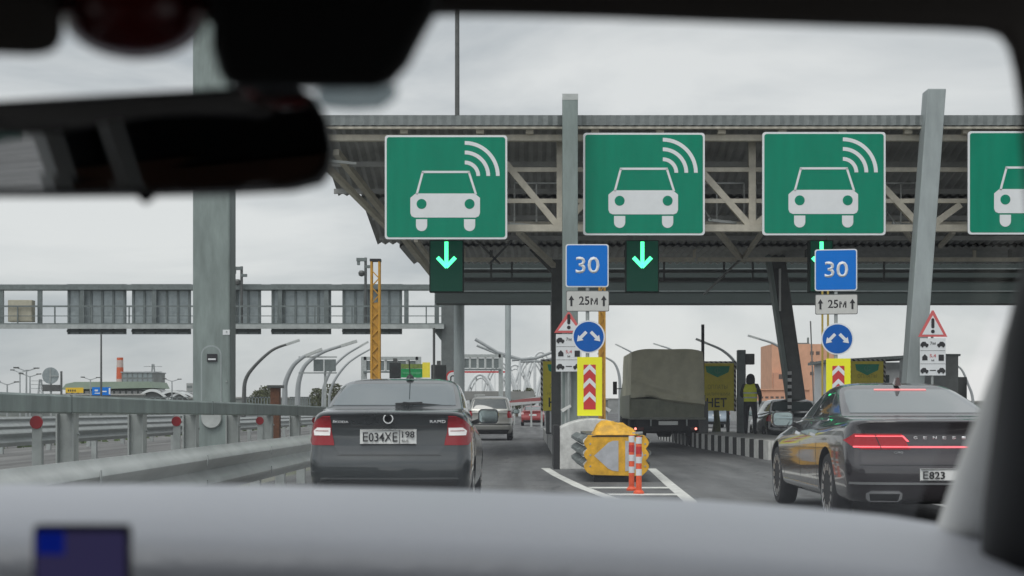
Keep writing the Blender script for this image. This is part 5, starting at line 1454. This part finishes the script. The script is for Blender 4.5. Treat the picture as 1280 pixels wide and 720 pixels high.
# pylons
for px, top, lab in ((191,455,'lattice power pylon behind the glazed block'),(50,474,'small lattice pylon on the far left skyline')):
    Y = 600; t = thing('power_pylon', lab, 'pylon', (cx(px,Y), Y, 0), 'lattice pylons'); h = cz(top,Y); b = MB()
    for sx in (-1,1): b.bar((sx*1.6,0,0),(sx*.3,0,h),.25); b.bar((sx*1.6,2,0),(sx*.3,1,h),.25)
    for k in range(7):
        z0 = h*k/7; z1 = h*(k+1)/7; a0 = 1.6-1.3*k/7; a1 = 1.6-1.3*(k+1)/7; b.bar((-a0,0,z0),(a1,0,z1),.16); b.bar((a0,0,z0),(-a1,0,z1),.16)
    b.build('lattice', grey_far, t)
    b = MB()
    for k in (.72,.84,.95): b.bar((-3.6,0.4,h*k),(3.6,.4,h*k),.22)
    b.build('crossarm', grey_far, t)
for px, top, Y, lab in ((33,463,150,'double-headed street lamp near the left edge'),(37.5,470,170,'short pole just right of the double-headed lamp'),(9,480,160,'tiny dark pole at the far left edge'),(113,474,200,'small street lamp left of the blue sign pole'),(215,476,200,'small double street lamp left of the huge column'),(25,465,200,'faint lamp post at the far left')):
    t = thing('street_lamp', lab, 'street lamp', (cx(px,Y), Y, 0), 'straight street lamps'); h = cz(top,Y)
    MB().tube([(0,0,0),(0,0,h)], [.12,.07], 8).build('pole', grey_far, t)
    b = MB(); b.bar((0,0,h-.1),(-.9,0,h+.25),.09); b.bar((0,0,h-.1),(.9,0,h+.2),.09); b.build('arm', grey_far, t)
    b = MB(); b.cbox((-1.0,0,h+.27),(.5,.25,.14)); b.cbox((1.0,0,h+.22),(.5,.25,.12)); b.build('lamp_head', dark_steel, t)

# white tubular arches of the bridge approach
Y = 240
for n_, (xa, xb, top, Yo, lab) in enumerate((
        (578,622,468,0,'white tubular arch frame nearest the dark gantry leg'),
        (600,650,452,25,'white tubular arch frame left of the slender column'),
        (638,690,446,40,'white tubular arch frame right of the slender column'),
        (652,700,440,70,'white tubular arch frame behind the left ochre board'),
        (620,668,456,55,'white tubular arch frame crossing behind the slender column'),
        (668,712,452,15,'white tubular arch frame right of the red car'))):
    Yn = Y+Yo; t = thing('tubular_arch', lab, 'arch', (cx((xa+xb)/2,Yn), Yn, 0), 'white tubular arches'); X0 = cx((xa+xb)/2,Yn)
    zt_ = cz(top,Yn); xl_, xr_ = cx(xa,Yn)-X0, cx(xb,Yn)-X0; n = 16
    P = [(xl_+(xr_-xl_)*i/n, 0, zt_*math.sin(math.pi*i/n)**.55) for i in range(n+1)]
    MB().tube(P, .24, 8).build('tube', white_st, t, smooth=True)
    P2 = [(x*.86, 3, z*.93) for x, y, z in P]; MB().tube(P2, .18, 8).build('tube', white_st, t, smooth=True)
    for i in range(3, n-2, 3):
        MB().bar(P[i], P2[i], .2).build('tie', white_st, t)
        MB().bar((P[i][0],0,0), P[i], .16).build('strut', white_st, t)
for a, c, r_, lab in (((594,424),(650,449),.28,'upper white sloping beam above the distant gantry'),((596,432),(668,452),.2,'lower white sloping beam above the distant gantry'),((640,450),(700,437),.25,'white beam rising right of the slender column'),((650,452),(705,443),.2,'second white beam rising right of the slender column')):
    Yn = 270; A = W(a[0],a[1],Yn); C_ = W(c[0],c[1],Yn); t = thing('sloping_beam', lab, 'beam', (C_.x, Yn, 0), 'white sloping beams')
    A = A - Vector((C_.x,Yn,0)); C_ = C_ - Vector((C_.x,Yn,0))
    m_ = (A+C_)/2 - Vector((0,0,.6)); MB().tube([A,m_,C_], r_, 8).build('tube', grey_far, t, smooth=True); MB().tube([(0,0,0),C_], .2, 8).build('support', white_st, t)
# low grey deck and red-white barrier beyond the cars
Y = 215
t = thing('overpass', 'low grey overpass deck beyond the silver hatchback', 'bridge', (cx(610,Y), Y, 0)); X0 = cx(610,Y)
MB().box(cx(560,Y)-X0,cx(668,Y)-X0,0,6,cz(500,Y),cz(489,Y)).build('deck', mat('deck grey', (.26,.26,.25), .8, 0, var=.25, scale=.3), t)
for px in (570,600,630,660): MB().box(cx(px,Y)-X0-.6,cx(px,Y)-X0+.6,1,5,0,cz(500,Y)).build('pier', concrete, t)
MB().box(cx(578,Y)-X0,cx(632,Y)-X0,-.2,.0,cz(466,Y),cz(464,Y)).build('red_pipe', sign_red, t)
for k_, (a, c) in enumerate((((634,505),(692,497)),)):
    A = W(*a, 125); C_ = W(*c, 90)
    t = thing('red_white_barrier', 'red and white striped barrier beam beyond the red car', 'barrier', (A.x, A.y, 0)); O = Vector((A.x,A.y,0))
    MB().bar(A-O, C_-O, .1, .42).build('beam', stripe_mat('barrier stripes', (.6,.6,.6), (.35,.04,.04), .5, 'Z', .55, .6, offset=.1), t)
    d_ = (C_-A)
    for s in (0,.2,.4,.6,.8,1): p = A + d_*s - O; MB().box(p.x-.06,p.x+.06,p.y-.06,p.y+.06,0,p.z).build('post', galv_lt, t)

# right: orange building
Y = 330
ob = thing('brick_building', 'orange-pink brick building with small square windows behind the leaning column', 'building', (cx(1000,Y), Y, 0)); X0 = cx(1000,Y)
org = mat('orange brick', (.60,.33,.22), .85, 0, var=.14, scale=.6); org2 = mat('orange brick low wing', (.58,.30,.20), .85, 0, var=.14, scale=.6)
MB().box(cx(965,Y)-X0,cx(1046,Y)-X0,0,16,0,cz(430,Y)).build('wall', org, ob)
MB().box(cx(966,Y)-X0,cx(988,Y)-X0,-1.5,-.01,0,cz(466,Y)).build('porch', org2, ob)
b = MB(); b.box(cx(985,Y)-X0,cx(1014,Y)-X0,2,8,cz(430,Y),cz(428,Y)); b.box(cx(1013,Y)-X0,cx(1014.5,Y)-X0,3,4,cz(428,Y),cz(421,Y)); b.build('roof_gear', frame_grey, ob)
wm = mat('window dark', (.10,.07,.06), .3)
for px in (1012.5, 1020, 1041):
    for py in (441, 453.5, 466.5): MB().box(cx(px,Y)-X0,cx(px+4.6,Y)-X0,-.04,-.005,cz(py+2.4,Y),cz(py-1.8,Y)).build('window', wm, ob)
for px in (972, 979):
    MB().box(cx(px,Y)-X0,cx(px+9,Y)-X0,-1.54,-1.51,cz(474,Y),cz(468,Y)).build('window', wm, ob)
Y = 300
t = thing('brick_building', 'long low orange wing with a row of small windows right of the vest', 'building', (cx(960,Y), Y, 0)); X0 = cx(960,Y)
MB().box(cx(942,Y)-X0,cx(1012,Y)-X0,0,10,0,cz(487,Y)).build('wall', org2, t)
MB().box(cx(941,Y)-X0,cx(1013,Y)-X0,-.3,10.3,cz(487.5,Y),cz(486,Y)).build('roof_edge', org, t)
b = MB()
for i in range(8): b.box(cx(950+i*6.5,Y)-X0,cx(954+i*6.5,Y)-X0,-.04,-.005,cz(498,Y),cz(495.5,Y))
b.build('window', wm, t)
# grey wall between
Y = 150
t = thing('noise_wall', 'long pale grey wall low on the right beyond the person', 'wall', (cx(960,Y), Y, 0)); X0 = cx(960,Y)
MB().box(cx(905,Y)-X0,cx(1300,Y)-X0,0,.4,0,cz(503,Y)).build('panel', mat('pale wall', (.30,.31,.31), .8, 0, var=.2, scale=.6), t)
MB().box(cx(905,Y)-X0,cx(1300,Y)-X0,-.15,.5,cz(503,Y),cz(501,Y)).build('coping', concrete, t)
# left far wall to close the horizon
for (a, c, top, Y, lab, mm) in ((-260,180,494,260,'low dark embankment wall on the left horizon', 'emb'),(235,575,498,260,'low grey wall right of the huge column on the horizon','emb2'),(560,760,500,300,'low grey embankment at the road vanishing point','emb3'),(640,965,499,420,'faint long wall behind the army truck','emb4')):
    t = thing('retaining_wall', lab, 'wall', (cx(a,Y), Y, 0)); w = cx(c,Y)-cx(a,Y)
    MB().box(0,w,0,1,0,cz(top,Y)).build('panel', mat(mm, (.17,.185,.18) if mm != 'emb4' else (.3,.31,.31), .85, 0, var=.35, scale=.25), t)
    MB().box(0,w,-.2,1.2,cz(top,Y),cz(top,Y)+.25).build('coping', concrete, t)
# distant bare trees
def tree(px, top, Y, lab, s=1.0, seed=0):
    rnd = random.Random(seed); h = cz(top, Y)
    t = thing('tree', lab, 'tree', (cx(px,Y), Y, 0), 'distant trees')
    MB().tube([(0,0,0),(.1,0,h*.5),(0,0,h*.9)], [.22,.14,.04], 8).build('trunk', mat('bark', (.09,.07,.05), .9), t)
    b = MB()
    for i in range(14):
        a = rnd.uniform(0,6.28); z = h*rnd.uniform(.3,.7); l_ = h*rnd.uniform(.15,.3); b.bar((0,0,z),(math.cos(a)*l_,math.sin(a)*l_,z+l_*.9),.05)
    b.build('limb', MATS['bark'], t)
    b = MB()
    for i in range(900):
        a = rnd.uniform(0,6.28); rr = h*.36*s*rnd.random()**.6; z = h*rnd.uniform(.32,1.0); k = 1-abs(z/h-.62)*1.5
        c = Vector((math.cos(a)*rr*k, math.sin(a)*rr*k, z)); u = Vector((rnd.uniform(-1,1),rnd.uniform(-1,1),rnd.uniform(-1,1)))*.22; v = Vector((rnd.uniform(-1,1),rnd.uniform(-1,1),rnd.uniform(-1,1)))*.22
        b.add([c-u, c+u, c+v], [(0,1,2)])
    b.build('crown', mat('autumn foliage', (.09,.10,.05), .9, 0, var=.4, scale=2), t)
tree(333, 483, 230, 'small round tree between the huge column and the rusty bollard', 1.1, 1)
tree(417, 480, 210, 'small dark tree touching the left side of the dark sedan', 1.3, 2)
tree(398, 486, 240, 'small tree behind the pale curved lamp base', 1.3, 3)
tree(661, 486, 230, 'small tree just above the red car', .8, 4)
tree(646, 488, 250, 'small tree just right of the slender column', .9, 5)
tree(325, 489, 215, 'low bushy tree by the right edge of the huge column', 1.5, 6)
tree(930, 492, 260, 'low bush-like tree behind the signal pole', 1.5, 7)
# little fences/frames by the lamp bases
for a, c, Y, lab in ((308,338,140,'low railing between the curved lamp and the rusty bollard'),(363,387,140,'low railing at the base of the pale curved lamp'),(180,235,150,'low railing below the arched hall')):
    t = thing('railing', lab, 'railing', (cx(a,Y), Y, 0)); w = cx(c,Y)-cx(a,Y); b = MB()
    z1 = cz(496,Y)
    for i in range(9): b.box(w*i/8-.05,w*i/8+.05,-.04,.04,0,z1)
    b.box(0,w,-.04,.04,z1-.1,z1); b.box(0,w,-.04,.04,z1*.5,z1*.5+.08); b.build('rail', frame_grey, t)

# ------------------------------------------------------------------ the car we sit in
own = thing('car_cabin', 'dark interior of the car seen from the back seat, framing the windscreen', 'car', (-.35, .9, 0))
def L3(p): return Vector((p[0]+.35, p[1]-.9, p[2]))
dark_trim = mat('dark headliner', (.11,.098,.09), .95, 0, var=.15, scale=6)
black_pl = mat('black cabin plastic', (.010,.010,.011), .6)
pil_trim = mat('grey pillar trim', (.68,.68,.66), .75, 0, var=.08, scale=8)
dash_m = mat('grey dashboard skin', (.33,.345,.385), .38, 0, var=.06, scale=3, bump=.15, bscale=120)
tint_m = bpy.data.materials.new('smoked clear plastic'); tint_m.use_nodes = True
_n, _l = tint_m.node_tree.nodes, tint_m.node_tree.links
_t = _n.new('ShaderNodeBsdfTransparent'); _t.inputs[0].default_value = (.48,.52,.53,1); _m = _n.new('ShaderNodeMixShader'); _m.inputs[0].default_value = .12
_l.new(_t.outputs[0], _m.inputs[1]); _l.new(_n['Principled BSDF'].outputs[0], _m.inputs[2]); _l.new(_m.outputs[0], _n['Material Output'].inputs['Surface'])
def px_solid(pts, Y, th, name, m, parent=own, bevel=0):
    """outline at distance Y, solid th metres deep"""
    f = [L3(W(x, y, Y)) for x, y in pts]; k = [L3(W(x, y, Y+th)) for x, y in pts]
    n = len(f); b = MB(); b.add(f+k, [tuple(range(n)), tuple(range(2*n-1, n-1, -1))] + [(i,(i+1)%n,(i+1)%n+n,i+n)[::-1] for i in range(n)])
    return b.build(name, m, parent, bevel=bevel)
# header, front edge of the roof lining
hdr = [(-1400,60),(-1000,34),(120,34),(560,20),(640,21),(760,24),(900,29),(1050,34),(1180,38),(1232,41),(1250,47),(1260,62),(1267,90),(1273,130),(1278,190),(1284,260),(1292,320),(1345,330),(1352,200),(1360,60),(1420,-60),(1420,-420),(-1400,-420)]
px_solid(hdr, .86, .07, 'roof_header', dark_trim, bevel=.008)
# sun visors folded up
px_solid([(-1100,60),(-60,66),(40,70),(72,66),(80,40),(60,-10),(-1100,-10)], .80, .022, 'sun_visor', dark_trim, bevel=.006)
px_solid([(264,-60),(264,60),(276,104),(300,112),(470,112),(492,104),(512,82),(528,50),(548,14),(556,-60)], .80, .03, 'sensor_housing', black_pl, bevel=.006)
px_solid([(392,112),(500,106),(494,124),(476,137),(440,139),(400,136)], .835, .02, 'sensor_bracket', tint_m, bevel=.004)
# dark red domed sensor cover
dm = bpy.data.meshes.new('sensor_dome'); bm = bmesh.new(); bmesh.ops.create_uvsphere(bm, u_segments=28, v_segments=16, radius=1); bm.to_mesh(dm); bm.free()
smooth_me(dm, 80)
c = L3(W(168, 18, .84)); o = link_mesh('sensor_dome', dm, mat('dark red lens', (.16,.012,.012), .25, coat=1), own); o.location = c; o.scale = (.040, .03, .0245)
# right windscreen pillar: swept trim
pp = [(1385,150,.98),(1360,240,1.02),(1340,330,1.06),(1298,430,1.16),(1262,530,1.28),(1236,600,1.40),(1216,665,1.50),(1208,760,1.56)]
rs_px = [46,46,46,44,42,42,44,48]
MB().tube([L3(W(x, y, Y)) for x, y, Y in pp], [r*Y/FPX for r, (_, _, Y) in zip(rs_px, pp)], 20).build('windscreen_pillar', pil_trim, own, smooth=True)
pq = [(1395,240,1.00),(1370,330,1.03),(1340,430,1.1),(1320,530,1.2),(1300,640,1.3),(1290,760,1.36)]
MB().tube([L3(W(x, y, Y)) for x, y, Y in pq], [.047]*6, 16).build('door_frame', black_pl, own, smooth=True)
# left pillar (outside the frame)
pl_ = [(-.35-(p.x+.35), p.y, p.z) for p in (W(x, y, Y) for x, y, Y in pp)]
MB().tube([L3(p) for p in pl_], .028, 16).build('windscreen_pillar', pil_trim, own, smooth=True)
# dashboard
edge = [(-760,606),(-420,604),(-200,604),(0,605),(150,605),(300,606),(450,609),(600,613),(750,619),(900,627),(1020,636),(1120,646),(1180,656),(1260,680),(1400,720)]
rows = []
for Yk, dz in ((1.95,-.09),(1.78,-.025),(1.66,-.004),(1.58,0),(1.48,.0005),(1.38,-.003),(1.28,-.012),(1.22,-.022),(1.195,-.032),(1.185,-.05),(1.19,-.25)):
    row = []
    for x, y in edge:
        p = W(x, y, 1.58); q = L3((p.x*(Yk/1.58)**.35, Yk, p.z + dz)); row.append(q)
    rows.append(row)
MB().loft(rows, closed=False).build('dashboard', dash_m, own, smooth=True, sharp=80)
MB().box(-1.1, 1.1, .235, .30, .55, .97).build('dashboard_front', black_pl, own)
# windscreen
gm = bpy.data.materials.new('windscreen glass'); gm.use_nodes = True; n, l = gm.node_tree.nodes, gm.node_tree.links; n.clear()
mo = n.new('ShaderNodeOutputMaterial'); ms = n.new('ShaderNodeMixShader'); tr_ = n.new('ShaderNodeBsdfTransparent'); gl = n.new('ShaderNodeBsdfGlossy'); fr_ = n.new('ShaderNodeLayerWeight'); pw = n.new('ShaderNodeMath'); pw.operation='POWER'; pm = n.new('ShaderNodeMath'); pm.operation='MULTIPLY_ADD'
tr_.inputs['Color'].default_value = (.96,.975,.965,1); gl.inputs['Roughness'].default_value = .0; fr_.inputs['Blend'].default_value = .5
l.new(fr_.outputs['Facing'], pw.inputs[0]); pw.inputs[1].default_value = 5; l.new(pw.outputs[0], pm.inputs[0]); pm.inputs[1].default_value = .45; pm.inputs[2].default_value = .022
l.new(pm.outputs[0], ms.inputs[0]); l.new(tr_.outputs[0], ms.inputs[1]); l.new(gl.outputs[0], ms.inputs[2]); l.new(ms.outputs[0], mo.inputs['Surface'])
rows = []
for t_ in [i/10 for i in range(11)]:
    y = 1.92 + (.90-1.92)*t_; z = 1.02 + (1.462-1.02)*t_; hw_ = .80 - .12*t_
    rows.append([L3((-.35 + hw_*u, y - .10*(abs(u)**2.2), z - .012*abs(u)**2 )) for u in [k/10-1 for k in range(21)]])
MB().loft(rows, closed=False).build('windscreen', gm, own, smooth=True, sharp=80)
# roof, seats, doors and rear of the cabin
b = MB(); b.box(-.72,.72,-2.9,.02,1.44,1.47); b.build('roof_lining', dark_trim, own)
b = MB(); b.box(-.74,.74,-2.9,.04,1.475,1.50); b.build('roof_panel', paint_dk, own, bevel=.01)
for sg in (-1, 1):
    MB().box(sg*.76-.03, sg*.76+.03, -1.7, .95, .45, .98).build('door_panel', black_pl, own)
    MB().bar((sg*.715,-1.22,.96),(sg*.70,-.98,1.45),.02,.05).build('door_pillar', pil_trim, own)
    MB().bar((sg*.715,-1.42,.96),(sg*.70,-1.16,1.45),.02,.05).build('door_pillar', pil_trim, own)
    MB().bar((sg*.70,-2.3,.98),(sg*.66,-2.2,1.45),.04,.16).build('rear_pillar', black_pl, own)
    MB().bar((sg*.72,-2.0,1.44),(sg*.72,.02,1.45),.07,.05).build('roof_rail', dark_trim, own)
MB().box(-.76,.76,-2.95,-2.9,.4,1.46).build('rear_blocker', black_pl, own)  # added rear wall, unseen, closing the rear window so the mirror stays dark
for sg in (-1, 1): MB().box(sg*.745-.015, sg*.745+.015, -2.9, -1.12, .98, 1.46).build('window_blocker', black_pl, own)  # added panels over the rear side windows, keeping their light from the mirror
patch_brown = mat('brown mirror patch', (.16,.075,.045), .55, 0, var=.15, scale=6)
MB().box(-.728,-.715,-2.4,-1.12,1.0,1.27).build('mirror_brown_patch', patch_brown, own)  # added brown panel, placed to show as a brown patch in the mirror
b = MB(); b.box(-.7,.7,-1.95,-1.75,.5,1.0); b.build('rear_seat', black_pl, own, bevel=.03)
MB().box(-.7,.7,-1.9,1.0,.30,.34).build('floor', black_pl, own)

# the street behind, which shows in the mirror
t = thing('office_building', 'pale long building seen only as a reflection at the left end of the mirror', 'building', (-42, -62, 0), rz=R(-32))
MB().box(-30,30,-8,0,0,12).build('wall', mat('pale facade', (.45,.45,.43), .8, 0, var=.2, scale=.4), t)
b = MB()
for i in range(24):
    for k in range(3): b.box(-29+i*2.45,-27.6+i*2.45,.005,.04,2.2+k*3.2,4.2+k*3.2)
b.build('window', glass_dk, t)
for i in range(5):
    tree(660, 430, 60, ['leftmost','second','third','fourth','last'][i] + ' autumn tree of the row behind the car, seen only in the rear-view mirror', 1.2, 20+i)
    col.objects[-1]
for i, o in enumerate([o for o in col.objects if o.name.startswith('tree') and 'row behind' in o.get('label', '')]):
    o.location = (-20 - i*4.5, -34 + i*3.0, 0); o['group'] = 'trees behind the car'
# rear-view mirror
def mY(x, y=180): return 1.0 - .000074*(x-170) + .000053*(y-180)
def mpts(pts, off=0): return [L3(W(x, y, mY(x, y)) + Vector((0, off, 0))) for x, y in pts]
out = [(-95,150),(-80,134),(-20,127),(80,121),(180,115),(260,111),(330,107),(368,108),(392,120),(408,146),(415,180),(412,208),(398,226),(360,235),(280,239),(180,241),(60,242),(-60,242),(-90,232),(-98,200)]
inn = [(x + (6 if x < 0 else -7 if x > 380 else 0), y + (5 if y < 180 else -5)) for x, y in out]
mh = MB(); A = mpts(out); B_ = mpts(out, .02); C_ = [p + Vector((0,.05,0)) for p in mpts([(168+(x-168)*.8, 178+(y-178)*.7) for x, y in out])]
mh.loft([A, B_, C_]); rm = mh.build('mirror_housing', black_pl, own, smooth=True, sharp=60)
I = mpts(inn, -.0015); n_ = len(I)
MB().add(I, [tuple(range(n_))]).build('mirror_glass', mat('cabin mirror', (.62,.64,.66), .02, 1.0), rm)
px_solid([(166,236),(196,236),(192,250),(182,256),(174,250)], 1.0, .02, 'mirror_switch', black_pl, rm, bevel=.001)
MB().tube([L3(W(300,170,1.05)), L3(W(320,130,1.03)), L3(W(350,90,.95)), L3(W(360,50,.86))], .010, 10).build('mirror_stem', black_pl, rm, smooth=True)

# phone on the dashboard
ph = thing('smartphone', 'phone with blue and violet screen standing on the dashboard edge', 'phone', tuple(W(101, 735, 1.02)))
b = MB(); s_ = 1.02/FPX
b.prism(rrect(-60*s_, 60*s_, -60*s_, 79*s_, 6*s_), 0, .009); b.build('body', black_pl, ph, bevel=.001)
MB().prism(rrect(-56*s_, 56*s_, -56*s_, 71*s_, 4*s_), -.0006, -.0002).build('screen', mat('violet screen', (.02,.018,.04), .2, emit=(.045,.04,.11), estr=.35), ph)
MB().box(-54*s_, -20*s_, -.0014, -.0008, 42*s_, 71*s_).build('map_tile', mat('blue screen', (.0,.01,.2), .2, emit=(.005,.02,.30), estr=.25), ph)
MB().box(-.02,.02,.010,.03,-.06,.0).build('holder', black_pl, ph)
